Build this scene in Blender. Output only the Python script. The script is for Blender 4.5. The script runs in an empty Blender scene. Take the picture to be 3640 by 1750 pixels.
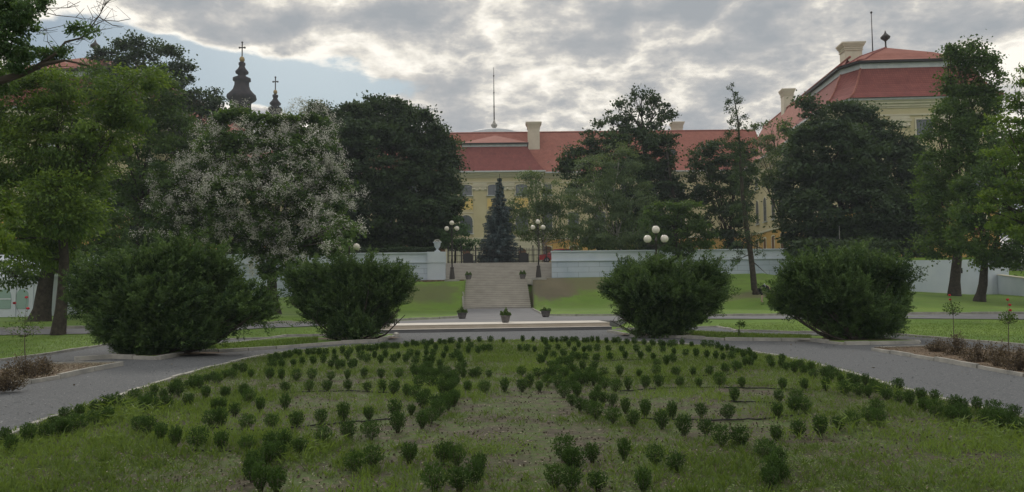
import bpy, math, random
import numpy as np
from mathutils import Vector, Matrix
random.seed(7); rng = np.random.default_rng(7)
SC = bpy.context.scene
COL = SC.collection
R = math.radians
# ------------------------------------------------------------ camera
F = 2750.0; HZ = 1040.0; CAMZ = 1.6
PITCH = math.atan((HZ-875)/F); ROLL = R(-0.6)
cam_data = bpy.data.cameras.new('camera'); cam = bpy.data.objects.new('camera', cam_data); COL.objects.link(cam)
cam_data.sensor_width = 36; cam_data.lens = 36*F/3640; cam_data.clip_end = 4000; cam_data.clip_start = 0.1
CM = Matrix.Translation((0,0,CAMZ)) @ Matrix.Rotation(math.pi/2+PITCH, 4, 'X') @ Matrix.Rotation(ROLL, 4, 'Z')
cam.matrix_world = CM
SC.camera = cam
# ------------------------------------------------------------ world and sun
SUN_EL, SUN_AZ = 34, -14      # azimuth from +Y, negative to the left
SC.view_settings.view_transform = 'Standard'; SC.view_settings.look = 'None'
SC.view_settings.exposure = 0.08; SC.view_settings.gamma = 1; SC.view_settings.use_curve_mapping = False
W = bpy.data.worlds.new('World'); SC.world = W; W.use_nodes = True
nt = W.node_tree; nt.nodes.clear()
def wn(t, **k):
    n = nt.nodes.new(t)
    for a, b in k.items(): setattr(n, a, b)
    return n
def wl(a, b): nt.links.new(a, b)
def wm(op, a, b=None, c=None, clamp=False):
    n = wn('ShaderNodeMath', operation=op, use_clamp=clamp)
    for i, v in enumerate((a, b, c)):
        if v is None: continue
        if isinstance(v, (int, float)): n.inputs[i].default_value = v
        else: wl(v, n.inputs[i])
    return n.outputs[0]
tc = wn('ShaderNodeTexCoord'); sep = wn('ShaderNodeSeparateXYZ'); wl(tc.outputs['Generated'], sep.inputs[0])
dx, dy, dz = sep.outputs
zc = wm('ADD', wm('MAXIMUM', dz, 0.0), 0.26)
cmb = wn('ShaderNodeCombineXYZ'); wl(wm('DIVIDE', dx, zc), cmb.inputs[0]); wl(wm('DIVIDE', dy, zc), cmb.inputs[1]); cmb.inputs[2].default_value = 3.7
def wnoise(scale, detail, rough, dist=0.0, off=0.0):
    n = wn('ShaderNodeTexNoise'); n.inputs['Scale'].default_value = scale; n.inputs['Detail'].default_value = detail
    n.inputs['Roughness'].default_value = rough; n.inputs['Distortion'].default_value = dist
    v = wn('ShaderNodeVectorMath', operation='ADD'); wl(cmb.outputs[0], v.inputs[0]); v.inputs[1].default_value = (off, off*1.7, off)
    wl(v.outputs[0], n.inputs['Vector']); return n.outputs['Fac']
n1 = wnoise(3.4, 9, 0.55, 0.10, 2.0); n2 = wnoise(1.1, 3, 0.5, 0, 5.0); n3 = wnoise(9.0, 7, 0.6, 0.1, 9.0)
# the blue gap at the left, given as a direction in the sky
ys = wm('MAXIMUM', dy, 0.05)
u = wm('DIVIDE', dx, ys); v = wm('DIVIDE', dz, ys)
def gap(u0, v0, su, sv, tilt=0.0):
    du = wm('SUBTRACT', u, u0); dv = wm('SUBTRACT', wm('SUBTRACT', v, v0), wm('MULTIPLY', du, tilt))
    q = wm('ADD', wm('POWER', wm('ABSOLUTE', wm('DIVIDE', du, su)), 2.0), wm('POWER', wm('ABSOLUTE', wm('DIVIDE', dv, sv)), 2.0))
    return wm('EXPONENT', wm('MULTIPLY', q, -1.0))
g = wm('ADD', gap(-0.36, 0.286, 0.24, 0.050, -0.17), wm('MULTIPLY', gap(-0.58, 0.325, 0.10, 0.05), 0.8))
fwd = wm('MULTIPLY', wm('ADD', dy, 0.5), 0.6, clamp=True)
dens = wm('ADD', wm('ADD', wm('MULTIPLY', n1, 0.75), wm('MULTIPLY', n2, 0.25)), wm('MULTIPLY', fwd, 0.16))
dens = wm('SUBTRACT', wm('SUBTRACT', dens, wm('MULTIPLY', g, 0.36)), 0.0)
cover = wn('ShaderNodeMapRange'); cover.interpolation_type = 'SMOOTHSTEP'; wl(dens, cover.inputs[0]); cover.inputs[1].default_value = 0.40; cover.inputs[2].default_value = 0.47
seam = wm('ABSOLUTE', wm('MULTIPLY', wm('SUBTRACT', n1, 0.5), 2.0))
thick = wm('ADD', wm('MULTIPLY', seam, 1.25), wm('MULTIPLY', wm('SUBTRACT', n3, 0.5), 0.75))
thick = wm('ADD', thick, wm('MULTIPLY', wm('SUBTRACT', n2, 0.42), 1.0))
edge = wm('SUBTRACT', 1.0, wm('MULTIPLY', wm('SUBTRACT', dens, 0.44), 9.0), clamp=True)
thick = wm('SUBTRACT', thick, wm('MULTIPLY', edge, 0.16))
ramp = wn('ShaderNodeValToRGB'); wl(thick, ramp.inputs[0]); cr = ramp.color_ramp
cr.elements[0].position = 0.0; cr.elements[0].color = (1.1, 1.05, 0.95, 1)
cr.elements[1].position = 0.52; cr.elements[1].color = (0.37, 0.395, 0.42, 1)
e = cr.elements.new(0.12); e.color = (0.84, 0.80, 0.72, 1)
e = cr.elements.new(0.22); e.color = (0.60, 0.585, 0.56, 1)
e = cr.elements.new(0.34); e.color = (0.45, 0.46, 0.47, 1)
sky = wn('ShaderNodeTexSky', sky_type='NISHITA'); sky.sun_disc = False; sky.sun_elevation = R(SUN_EL); sky.sun_rotation = R(SUN_AZ)
sky.altitude = 150; sky.dust_density = 2.0
blue = wn('ShaderNodeMixRGB', blend_type='MULTIPLY'); blue.inputs[0].default_value = 1; wl(sky.outputs[0], blue.inputs[1]); blue.inputs[2].default_value = (0.29, 0.365, 0.42, 1)
# bring the cloud radiance onto the scale of the sky texture (background strength 0.1)
SKYS = 0.1
cl = wn('ShaderNodeMixRGB', blend_type='MULTIPLY'); cl.inputs[0].default_value = 1; wl(ramp.outputs[0], cl.inputs[1])
lift = wm('ADD', 9.6, wm('MULTIPLY', wm('MAXIMUM', wm('SUBTRACT', dz, 0.36), 0.0), 8.0))   # unseen upper sky brightened to add light on the ground
cv = wn('ShaderNodeCombineXYZ'); [wl(lift, cv.inputs[i]) for i in range(3)]; wl(cv.outputs[0], cl.inputs[2])
mx = wn('ShaderNodeMixRGB'); wl(cover.outputs[0], mx.inputs[0]); wl(blue.outputs[0], mx.inputs[1]); wl(cl.outputs[0], mx.inputs[2])
bg = wn('ShaderNodeBackground'); wl(mx.outputs[0], bg.inputs[0]); bg.inputs[1].default_value = SKYS
wo = wn('ShaderNodeOutputWorld'); wl(bg.outputs[0], wo.inputs[0])
sd = bpy.data.lights.new('sun', 'SUN'); sd.energy = 1.2; sd.angle = R(10); sd.color = (1, 0.93, 0.82)
so = bpy.data.objects.new('sun', sd); COL.objects.link(so)
sv = Vector((math.sin(R(SUN_AZ))*math.cos(R(SUN_EL)), math.cos(R(SUN_AZ))*math.cos(R(SUN_EL)), math.sin(R(SUN_EL))))
so.rotation_euler = sv.to_track_quat('Z', 'Y').to_euler()
# ------------------------------------------------------------ helpers
C3 = np.array(CM.to_3x3())
def ray(px, py): return C3 @ np.array([(px-1820)/F, -(py-875)/F, -1.0])
def P(px, py, Y):
    v = ray(px, py); t = Y/v[1]; return Vector((v[0]*t, Y, CAMZ+v[2]*t))
def smooth(a, b, x):
    t = min(max((x-a)/(b-a), 0), 1); return t*t*(3-2*t)
ZTX = [-120,-38,-20,-9,-6,6,22,28,34,40,120]; ZTZ = [0.0,0.05,1.4,2.6,2.75,2.85,3.05,2.1,1.4,1.0,0.6]
TER = 4.35
def T(x, y):
    y0 = 31.7+2.8*smooth(1, 6, x)
    z = 0.28*smooth(y0, y0+3.6, y)
    dxs = abs(x+1.2)
    yf = 61.5
    if x > 4: yf = 61.5-14*smooth(4, 26, x)
    elif x < -7: yf = 61.5-9*smooth(7, 22, -x)
    zt = float(np.interp(x, ZTX, ZTZ))
    t = min(max((y-yf)/(68-yf), 0), 1); t = t*0.6+0.4*t*t*(3-2*t)
    z += (zt-0.28)*t if zt > 0.28 else (zt-0.28)*t*0.5
    if y > 69.7:
        if -6.6 < x < 4.2 and y < 76.6: z = min(2.7, z)
        elif x < 44.5: z = TER
        else: z = z+(TER-z)*smooth(69.7, 80, y)
    if -4.1 < x < 1.75 and 61 < y < 69.6: z = min(z, max(0.28+(y-64.6)*0.45-0.15, 0.0))
    return z
def hit(px, py, dz=0.0):
    v = ray(px, py); o = np.array([0,0,CAMZ]); t = 3.0; prev = t
    while t < 400:
        p = o+v*t
        if p[2] <= T(p[0], p[1])+dz:
            a, b = prev, t
            for _ in range(30):
                m = (a+b)/2; q = o+v*m
                if q[2] <= T(q[0], q[1])+dz: b = m
                else: a = m
            q = o+v*b; return Vector((q[0], q[1], T(q[0], q[1])))
        prev = t; t += 0.1+t*0.003
    return Vector(o+v*t)
class MB:
    """collects faces, links them as one mesh"""
    def __init__(s, M=None): s.v = []; s.f = []; s.sm = []; s.M = M
    def add(s, vs, fs, smooth=False):
        b = len(s.v)
        if s.M is not None: vs = [s.M @ Vector(p) for p in vs]
        s.v += [tuple(p) for p in vs]; s.f += [tuple(i+b for i in f) for f in fs]; s.sm += [smooth]*len(fs); return s
    def box(s, x0, x1, y0, y1, z0, z1):
        vs = [(x0,y0,z0),(x1,y0,z0),(x1,y1,z0),(x0,y1,z0),(x0,y0,z1),(x1,y0,z1),(x1,y1,z1),(x0,y1,z1)]
        return s.add(vs, [(3,2,1,0),(4,5,6,7),(0,1,5,4),(1,2,6,5),(2,3,7,6),(3,0,4,7)])
    def frustum(s, r0, r1):   # r = (x0,x1,y0,y1,z)
        a, b = r0, r1
        vs = [(a[0],a[2],a[4]),(a[1],a[2],a[4]),(a[1],a[3],a[4]),(a[0],a[3],a[4]),(b[0],b[2],b[4]),(b[1],b[2],b[4]),(b[1],b[3],b[4]),(b[0],b[3],b[4])]
        return s.add(vs, [(3,2,1,0),(4,5,6,7),(0,1,5,4),(1,2,6,5),(2,3,7,6),(3,0,4,7)])
    def prism(s, poly, z0, z1):
        n = len(poly)
        vs = [(p[0],p[1],z0) for p in poly]+[(p[0],p[1],z1) for p in poly]
        return s.add(vs, [tuple(range(n-1,-1,-1)), tuple(range(n,2*n))]+[(i,(i+1)%n,n+(i+1)%n,n+i) for i in range(n)])
    def extr(s, poly, y0, y1):   # polygon in (x, z) extruded along y
        n = len(poly)
        vs = [(p[0],y0,p[1]) for p in poly]+[(p[0],y1,p[1]) for p in poly]
        return s.add(vs, [tuple(range(n)), tuple(range(2*n-1,n-1,-1))]+[((i+1)%n,i,n+i,n+(i+1)%n) for i in range(n)])
    def lathe(s, prof, c=(0,0,0), n=16, sm=True):
        vs = []; fs = []
        for r, z in prof:
            for k in range(n):
                a = 2*math.pi*k/n; vs.append((c[0]+r*math.cos(a), c[1]+r*math.sin(a), c[2]+z))
        for i in range(len(prof)-1):
            for k in range(n): fs.append((i*n+k, i*n+(k+1)%n, (i+1)*n+(k+1)%n, (i+1)*n+k))
        fs.append(tuple(range(n-1,-1,-1))); fs.append(tuple(range((len(prof)-1)*n, len(prof)*n)))
        return s.add(vs, fs, sm)
    def sphere(s, c, r, n=16, m=10, sq=(1,1,1)):
        prof = [(max(r*math.sin(math.pi*i/m), 1e-4), -r*math.cos(math.pi*i/m)) for i in range(m+1)]
        vs = []; fs = []
        for q, z in prof:
            for k in range(n):
                a = 2*math.pi*k/n; vs.append((c[0]+q*math.cos(a)*sq[0], c[1]+q*math.sin(a)*sq[1], c[2]+z*sq[2]))
        for i in range(m):
            for k in range(n): fs.append((i*n+k, i*n+(k+1)%n, (i+1)*n+(k+1)%n, (i+1)*n+k))
        return s.add(vs, fs, True)
    def tube(s, pts, rad, n=7):
        pts = [Vector(p) for p in pts]; vs = []; fs = []
        if isinstance(rad, (int, float)): rad = [rad]*len(pts)
        for i, p in enumerate(pts):
            d = (pts[min(i+1, len(pts)-1)]-pts[max(i-1, 0)])
            d = d.normalized() if d.length > 1e-9 else Vector((0,0,1))
            a = d.cross(Vector((0.13,0.97,0.21))).normalized(); b = d.cross(a)
            for k in range(n):
                t = 2*math.pi*k/n; vs.append(p+(a*math.cos(t)+b*math.sin(t))*rad[i])
        for i in range(len(pts)-1):
            for k in range(n): fs.append((i*n+k, i*n+(k+1)%n, (i+1)*n+(k+1)%n, (i+1)*n+k))
        fs.append(tuple(range(n-1,-1,-1))); fs.append(tuple(range((len(pts)-1)*n, len(pts)*n)))
        return s.add(vs, fs, True)
    def build(s, name, mat, parent=None, org=None):
        me = bpy.data.meshes.new(name)
        o_ = Vector(org) if org is not None else (Vector(parent['_org']) if parent is not None and '_org' in parent else Vector((0,0,0)))
        me.from_pydata([(p[0]-o_[0], p[1]-o_[1], p[2]-o_[2]) for p in s.v], [], s.f)
        me.polygons.foreach_set('use_smooth', s.sm)
        me.materials.append(mat); me.update()
        ob = bpy.data.objects.new(name, me); COL.objects.link(ob)
        if parent is not None: ob.parent = parent; ob['_org'] = tuple(o_)
        else: ob.location = o_
        return ob
def thing(name, label, cat, loc, group=None):
    o = bpy.data.objects.new(name, None); COL.objects.link(o); o.location = loc; o.empty_display_size = 0.2
    o['label'] = label; o['category'] = cat; o['_org'] = tuple(loc)
    if group: o['group'] = group
    return o
def tag(o, label, cat, group=None):
    o['label'] = label; o['category'] = cat
    if group: o['group'] = group
    return o
def kind(o, k='structure'): o['kind'] = k; return o
# ------------------------------------------------------------ materials
def mat(name, col, rough=0.8, col2=None, scale=5.0, detail=5, lo=0.4, hi=0.6, bump=0.0, bscale=None, metal=0.0, spec=0.3, trans=0.0, col3=None, attr=None):
    m = bpy.data.materials.new(name); m.use_nodes = True; t = m.node_tree; N = t.nodes; L = t.links
    b = N['Principled BSDF']; b.inputs['Roughness'].default_value = rough; b.inputs['Metallic'].default_value = metal
    b.inputs['Specular IOR Level'].default_value = spec
    c4 = lambda c: (c[0], c[1], c[2], 1)
    b.inputs['Base Color'].default_value = c4(col)
    tcn = N.new('ShaderNodeTexCoord'); co = tcn.outputs['Object']; out = None
    if col2 is not None:
        rp = N.new('ShaderNodeValToRGB'); rp.color_ramp.elements[0].color = c4(col); rp.color_ramp.elements[1].color = c4(col2)
        rp.color_ramp.elements[0].position = lo; rp.color_ramp.elements[1].position = hi
        if attr:
            a = N.new('ShaderNodeAttribute'); a.attribute_name = attr; L.new(a.outputs['Fac'], rp.inputs[0])
        else:
            n = N.new('ShaderNodeTexNoise'); n.inputs['Scale'].default_value = scale; n.inputs['Detail'].default_value = detail; n.inputs['Roughness'].default_value = 0.6
            L.new(co, n.inputs['Vector']); L.new(n.outputs['Fac'], rp.inputs[0])
        out = rp.outputs[0]
        if col3 is not None:
            n = N.new('ShaderNodeTexNoise'); n.inputs['Scale'].default_value = scale*6; n.inputs['Detail'].default_value = 4
            L.new(co, n.inputs['Vector']); r2 = N.new('ShaderNodeMapRange'); r2.inputs[1].default_value = 0.5; r2.inputs[2].default_value = 0.68; L.new(n.outputs['Fac'], r2.inputs[0])
            mm = N.new('ShaderNodeMixRGB'); L.new(r2.outputs[0], mm.inputs[0]); L.new(out, mm.inputs[1]); mm.inputs[2].default_value = c4(col3); out = mm.outputs[0]
        L.new(out, b.inputs['Base Color'])
    if bump:
        n = N.new('ShaderNodeTexNoise'); n.inputs['Scale'].default_value = bscale or scale*4; n.inputs['Detail'].default_value = 6
        L.new(co, n.inputs['Vector']); bp = N.new('ShaderNodeBump'); bp.inputs['Strength'].default_value = min(bump, 1); bp.inputs['Distance'].default_value = 0.02*bump
        L.new(n.outputs['Fac'], bp.inputs['Height']); L.new(bp.outputs[0], b.inputs['Normal'])
    if trans:
        tr = N.new('ShaderNodeBsdfTranslucent'); mixs = N.new('ShaderNodeMixShader'); mixs.inputs[0].default_value = trans
        if out is not None:
            hs = N.new('ShaderNodeMixRGB'); hs.blend_type = 'MULTIPLY'; hs.inputs[0].default_value = 1; L.new(out, hs.inputs[1]); hs.inputs[2].default_value = (1.6, 1.5, 0.6, 1); L.new(hs.outputs[0], tr.inputs[0])
        else: tr.inputs[0].default_value = c4(col)
        L.new(b.outputs[0], mixs.inputs[1]); L.new(tr.outputs[0], mixs.inputs[2]); L.new(mixs.outputs[0], N['Material Output'].inputs[0])
    m['_'] = 1
    return m
def leafmat(name, a, b, trans=0.3, rough=0.6): return mat(name, a, rough, b, attr='tint', lo=0.0, hi=1.0, trans=trans, spec=0.18)
M = {}
M['gravel'] = mat('gravel', (0.066,0.072,0.080), 0.95, (0.155,0.163,0.174), 28, 6, 0.3, 0.7, bump=1.0, bscale=40, col3=(0.10,0.105,0.112))
M['steprise'] = mat('step_riser', (0.30,0.285,0.26), 0.8, (0.40,0.38,0.35), 1.2, 7, 0.3, 0.7, bump=0.2, bscale=20)  # the paving stone again, darkened: riser shade put into the colour
M['asphalt'] = mat('asphalt', (0.13,0.135,0.145), 0.9, (0.18,0.18,0.19), 0.8, 8, 0.3, 0.7, bump=0.5, bscale=40)
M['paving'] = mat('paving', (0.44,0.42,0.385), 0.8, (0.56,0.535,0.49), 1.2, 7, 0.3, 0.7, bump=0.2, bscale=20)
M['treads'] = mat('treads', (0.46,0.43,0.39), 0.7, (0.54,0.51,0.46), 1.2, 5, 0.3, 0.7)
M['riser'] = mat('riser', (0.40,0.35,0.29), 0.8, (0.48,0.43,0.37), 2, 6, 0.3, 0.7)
M['kerbm'] = mat('kerb_stone', (0.25,0.25,0.235), 0.9, (0.40,0.385,0.35), 2.5, 7, 0.35, 0.7, bump=0.8, bscale=18)
M['soil'] = mat('soil', (0.056,0.050,0.034), 0.95, (0.060,0.090,0.024), 2.0, 9, 0.42, 0.56, bump=1.0, bscale=30, col3=(0.10,0.085,0.06))
M['bedmulch'] = mat('mulch', (0.09,0.06,0.04), 0.95, (0.20,0.15,0.10), 8, 8, 0.4, 0.65, bump=1.0, bscale=30)
M['bark'] = mat('bark', (0.026,0.023,0.019), 0.95, (0.062,0.053,0.042), 6, 8, 0.35, 0.65, bump=1.0, bscale=14)
M['birchbark'] = mat('birch_bark', (0.35,0.34,0.31), 0.9, (0.06,0.055,0.05), 3, 6, 0.5, 0.62)
M['twig'] = mat('twig', (0.09,0.075,0.06), 0.9)
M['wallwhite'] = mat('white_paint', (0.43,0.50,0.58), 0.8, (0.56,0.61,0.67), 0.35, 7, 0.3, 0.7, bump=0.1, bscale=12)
M['black'] = mat('black_iron', (0.02,0.02,0.022), 0.5)
M['lampiron'] = mat('lamp_iron', (0.045,0.04,0.038), 0.55)
M['globe'] = mat('opal_globe', (0.66,0.63,0.56), 0.25, spec=0.5)
M['pot'] = mat('pot_grey', (0.10,0.095,0.095), 0.7, (0.14,0.13,0.13), 6, 4)
M['metal'] = mat('roof_sheet', (0.42,0.46,0.50), 0.5, (0.50,0.53,0.56), 1.5, 4, metal=0.2)
M['copper'] = mat('dark_copper', (0.016,0.015,0.018), 0.75, (0.034,0.028,0.030), 0.8, 5, spec=0.12)
M['gilt'] = mat('dull_gilt', (0.28,0.20,0.08), 0.45, metal=0.5)
M['glass'] = mat('window_glass', (0.10,0.12,0.14), 0.12, spec=0.8)
M['wframe'] = mat('window_frame', (0.07,0.08,0.10), 0.6)
M['shutter'] = mat('brown_shutter', (0.14,0.07,0.035), 0.7)
M['cream'] = mat('cream_plaster', (0.47,0.42,0.26), 0.9, (0.55,0.50,0.33), 0.4, 7, 0.3, 0.7)
M['cream2'] = mat('pale_plaster', (0.52,0.49,0.38), 0.9, (0.60,0.57,0.46), 0.6, 6, 0.3, 0.7)
M['yellow'] = mat('yellow_plaster', (0.62,0.46,0.17), 0.9, (0.68,0.52,0.21), 0.5, 6, 0.3, 0.7)
M['orange'] = mat('orange_plaster', (0.50,0.31,0.10), 0.9, (0.56,0.36,0.13), 0.5, 6, 0.3, 0.7)
M['chim'] = mat('chimney_plaster', (0.50,0.46,0.38), 0.9, (0.58,0.54,0.45), 0.9, 6, 0.3, 0.7)
M['carred'] = mat('red_car_paint', (0.35,0.02,0.02), 0.25, spec=0.6)
M['cardark'] = mat('dark_car_paint', (0.02,0.022,0.028), 0.25, spec=0.6)
M['tyre'] = mat('tyre', (0.02,0.02,0.02), 0.9)
M['hub'] = mat('wheel_hub', (0.4,0.4,0.42), 0.4, metal=0.6)
M['hose'] = mat('black_hose', (0.012,0.012,0.014), 0.6)
M['rosered'] = mat('rose_petal', (0.45,0.02,0.04), 0.6)
M['tent'] = mat('tent_fabric', (0.50,0.55,0.61), 0.7)
M['tentwin'] = mat('tent_window', (0.22,0.33,0.30), 0.2, spec=0.7)
def tilemat(name, a, b, row=0.28):
    m = mat(name, a, 0.85, b, 0.9, 7, 0.3, 0.7); t = m.node_tree; N = t.nodes; L = t.links
    tcn = N.new('ShaderNodeTexCoord'); sp = N.new('ShaderNodeSeparateXYZ'); L.new(tcn.outputs['Object'], sp.inputs[0])
    br = N.new('ShaderNodeTexBrick'); cb = N.new('ShaderNodeCombineXYZ')
    ad = N.new('ShaderNodeMath'); ad.operation = 'ADD'; L.new(sp.outputs[0], ad.inputs[0]); L.new(sp.outputs[1], ad.inputs[1])
    L.new(ad.outputs[0], cb.inputs[0]); L.new(sp.outputs[2], cb.inputs[1]); L.new(cb.outputs[0], br.inputs['Vector'])
    br.inputs['Scale'].default_value = 1; br.inputs['Brick Width'].default_value = 0.25; br.inputs['Row Height'].default_value = row; br.inputs['Mortar Size'].default_value = 0.03
    br.inputs['Color1'].default_value = (1,1,1,1); br.inputs['Color2'].default_value = (0.78,0.78,0.8,1); br.inputs['Mortar'].default_value = (0.6,0.58,0.58,1)
    mm = N.new('ShaderNodeMixRGB'); mm.blend_type = 'MULTIPLY'; mm.inputs[0].default_value = 0.8
    b_ = N['Principled BSDF']; src = b_.inputs['Base Color'].links[0].from_socket; L.new(src, mm.inputs[1]); L.new(br.outputs['Color'], mm.inputs[2]); L.new(mm.outputs[0], b_.inputs['Base Color'])
    return m
M['tile'] = tilemat('roof_tiles', (0.28,0.105,0.080), (0.37,0.150,0.115))
M['tiledark'] = tilemat('mansard_tiles', (0.20,0.062,0.058), (0.27,0.09,0.08))
def blockwall():
    m = mat('block_painted_wall', (0.40,0.47,0.57), 0.8, (0.51,0.57,0.66), 0.5, 7, 0.3, 0.7); t = m.node_tree; N = t.nodes; L = t.links
    tcn = N.new('ShaderNodeTexCoord'); sp = N.new('ShaderNodeSeparateXYZ'); L.new(tcn.outputs['Object'], sp.inputs[0]); cb = N.new('ShaderNodeCombineXYZ')
    L.new(sp.outputs[0], cb.inputs[0]); L.new(sp.outputs[2], cb.inputs[1])
    br = N.new('ShaderNodeTexBrick'); L.new(cb.outputs[0], br.inputs['Vector']); br.inputs['Scale'].default_value = 1
    br.inputs['Brick Width'].default_value = 1.9; br.inputs['Row Height'].default_value = 0.47; br.inputs['Mortar Size'].default_value = 0.018
    br.inputs['Color1'].default_value = (1,1,1,1); br.inputs['Color2'].default_value = (0.90,0.92,0.94,1); br.inputs['Mortar'].default_value = (0.55,0.58,0.61,1)
    mm = N.new('ShaderNodeMixRGB'); mm.blend_type = 'MULTIPLY'; mm.inputs[0].default_value = 1
    b_ = N['Principled BSDF']; src = b_.inputs['Base Color'].links[0].from_socket; L.new(src, mm.inputs[1]); L.new(br.outputs['Color'], mm.inputs[2]); L.new(mm.outputs[0], b_.inputs['Base Color'])
    return m
M['block'] = blockwall()
# lawn: mown grass with worn brown places
def lawnmat():
    m = mat('lawn_grass', (0.076,0.148,0.020), 0.95, (0.138,0.220,0.032), 0.16, 10, 0.35, 0.65, bump=1.0, bscale=25, col3=(0.10,0.155,0.03)); t = m.node_tree; N = t.nodes; L = t.links
    tcn = N.new('ShaderNodeTexCoord'); b_ = N['Principled BSDF']; src = b_.inputs['Base Color'].links[0].from_socket
    def patch(c, r, col, prev, nsc=0.6, k=1.0):
        vm = N.new('ShaderNodeVectorMath'); vm.operation = 'SUBTRACT'; L.new(tcn.outputs['Object'], vm.inputs[0]); vm.inputs[1].default_value = c
        vd = N.new('ShaderNodeVectorMath'); vd.operation = 'DIVIDE'; L.new(vm.outputs[0], vd.inputs[0]); vd.inputs[1].default_value = r
        ln = N.new('ShaderNodeVectorMath'); ln.operation = 'LENGTH'; L.new(vd.outputs[0], ln.inputs[0])
        n = N.new('ShaderNodeTexNoise'); n.inputs['Scale'].default_value = nsc; n.inputs['Detail'].default_value = 8; n.inputs['Roughness'].default_value = 0.65; L.new(tcn.outputs['Object'], n.inputs['Vector'])
        a = N.new('ShaderNodeMath'); a.operation = 'MULTIPLY_ADD'; L.new(n.outputs['Fac'], a.inputs[0]); a.inputs[1].default_value = 1.6; L.new(ln.outputs['Value'], a.inputs[2])
        mr = N.new('ShaderNodeMapRange'); L.new(a.outputs[0], mr.inputs[0]); mr.inputs[1].default_value = 1.35; mr.inputs[2].default_value = 1.75; mr.inputs[3].default_value = k; mr.inputs[4].default_value = 0.0
        mm = N.new('ShaderNodeMixRGB'); L.new(mr.outputs[0], mm.inputs[0]); L.new(prev, mm.inputs[1]); mm.inputs[2].default_value = (*col, 1); return mm.outputs[0]
    out = patch((3.2,66,2.2), (2.6,3.6,9), (0.10,0.085,0.06), src, k=0.95)
    out = patch((5.8,66.5,2.2), (4,2.6,9), (0.13,0.115,0.07), out, k=0.8)
    out = patch((-7.5,65,2), (4,2.6,9), (0.10,0.105,0.05), out, k=0.75)
    out = patch((19,58,1), (4,2.0,9), (0.11,0.10,0.06), out, k=0.8)
    L.new(out, b_.inputs['Base Color']); return m
M['lawn'] = lawnmat()
# ------------------------------------------------------------ leaves
def unit(a): return a/np.maximum(np.linalg.norm(a, axis=-1, keepdims=True), 1e-9)
def leaf_obj(name, c, d, nrm, ln, wd, tint, m, parent=None, org=None, fold=0.0):
    """one mesh of pointed leaves: c centre, d direction, nrm normal, ln/wd sizes (arrays)"""
    n = len(c); d = unit(d); s = unit(np.cross(d, nrm)); nn = np.cross(s, d)
    ln = np.broadcast_to(ln, (n,))[:,None]; wd = np.broadcast_to(wd, (n,))[:,None]
    V = np.empty((n,4,3)); V[:,0] = c-d*ln*0.5; V[:,1] = c+s*wd*0.5+nn*wd*fold; V[:,2] = c+d*ln*0.5; V[:,3] = c-s*wd*0.5+nn*wd*fold
    o_ = np.array(org if org is not None else (parent['_org'] if parent is not None else (0,0,0)))
    V = (V-o_).reshape(-1,3)
    me = bpy.data.meshes.new(name); me.vertices.add(4*n); me.vertices.foreach_set('co', V.ravel().astype(np.float32))
    me.loops.add(4*n); me.loops.foreach_set('vertex_index', np.arange(4*n, dtype=np.int32))
    me.polygons.add(n); me.polygons.foreach_set('loop_start', np.arange(0, 4*n, 4, dtype=np.int32)); me.polygons.foreach_set('loop_total', np.full(n, 4, dtype=np.int32))
    at = me.attributes.new('tint', 'FLOAT', 'FACE'); at.data.foreach_set('value', np.clip(np.broadcast_to(tint, (n,)), 0, 1).astype(np.float32))
    me.materials.append(m); me.update(calc_edges=True)
    ob = bpy.data.objects.new(name, me); COL.objects.link(ob)
    if parent is not None: ob.parent = parent; ob['_org'] = tuple(o_)
    else: ob.location = o_
    return ob
def rdir(n): return unit(rng.normal(size=(n,3)))
def clumps(blobs, dens, inner=0.25):
    """clump centres spread over the skins of the blobs and a few inside; returns centres, outward"""
    cs = []; os_ = []
    B = np.array(blobs, float)
    for b in B:
        c, r = b[:3], b[3:6]
        area = 4*math.pi*((r[0]*r[1])**1.6/3+(r[0]*r[2])**1.6/3+(r[1]*r[2])**1.6/3)**(1/1.6)
        n = max(6, int(area*dens)); d = rdir(n)
        lump = 1+0.16*np.sin(d[:,0]*7+c[0])*np.sin(d[:,2]*6+c[2]*2)+0.10*np.sin(d[:,1]*11+d[:,2]*9)
        rad = rng.uniform(0.82, 1.05, n)*lump; k = rng.random(n) < inner; rad[k] = rng.uniform(0.3, 0.8, k.sum())
        p = c+d*r*rad[:,None]; keep = np.ones(n, bool)
        for b2 in B:
            if b2 is b: continue
            q = np.linalg.norm((p-b2[:3])/b2[3:6], axis=1); keep &= ~((q < 0.72) & (rng.random(n) < 0.85))
        back = (d[:,1] > 0.35) & (rng.random(n) < 0.5); keep &= ~back
        cs.append(p[keep]); os_.append(d[keep])
    return np.concatenate(cs), np.concatenate(os_)
def fill(cs, os_, cr, per, flat=0.6):
    n = len(cs); off = rng.normal(size=(n,per,3))*0.5; off[:,:,2] *= flat
    s = rng.uniform(0.6, 1.35, (n,1,1))*cr; p = cs[:,None]+off*s
    return p.reshape(-1,3), np.repeat(os_, per, axis=0), np.repeat(rng.random(n), per)
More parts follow.
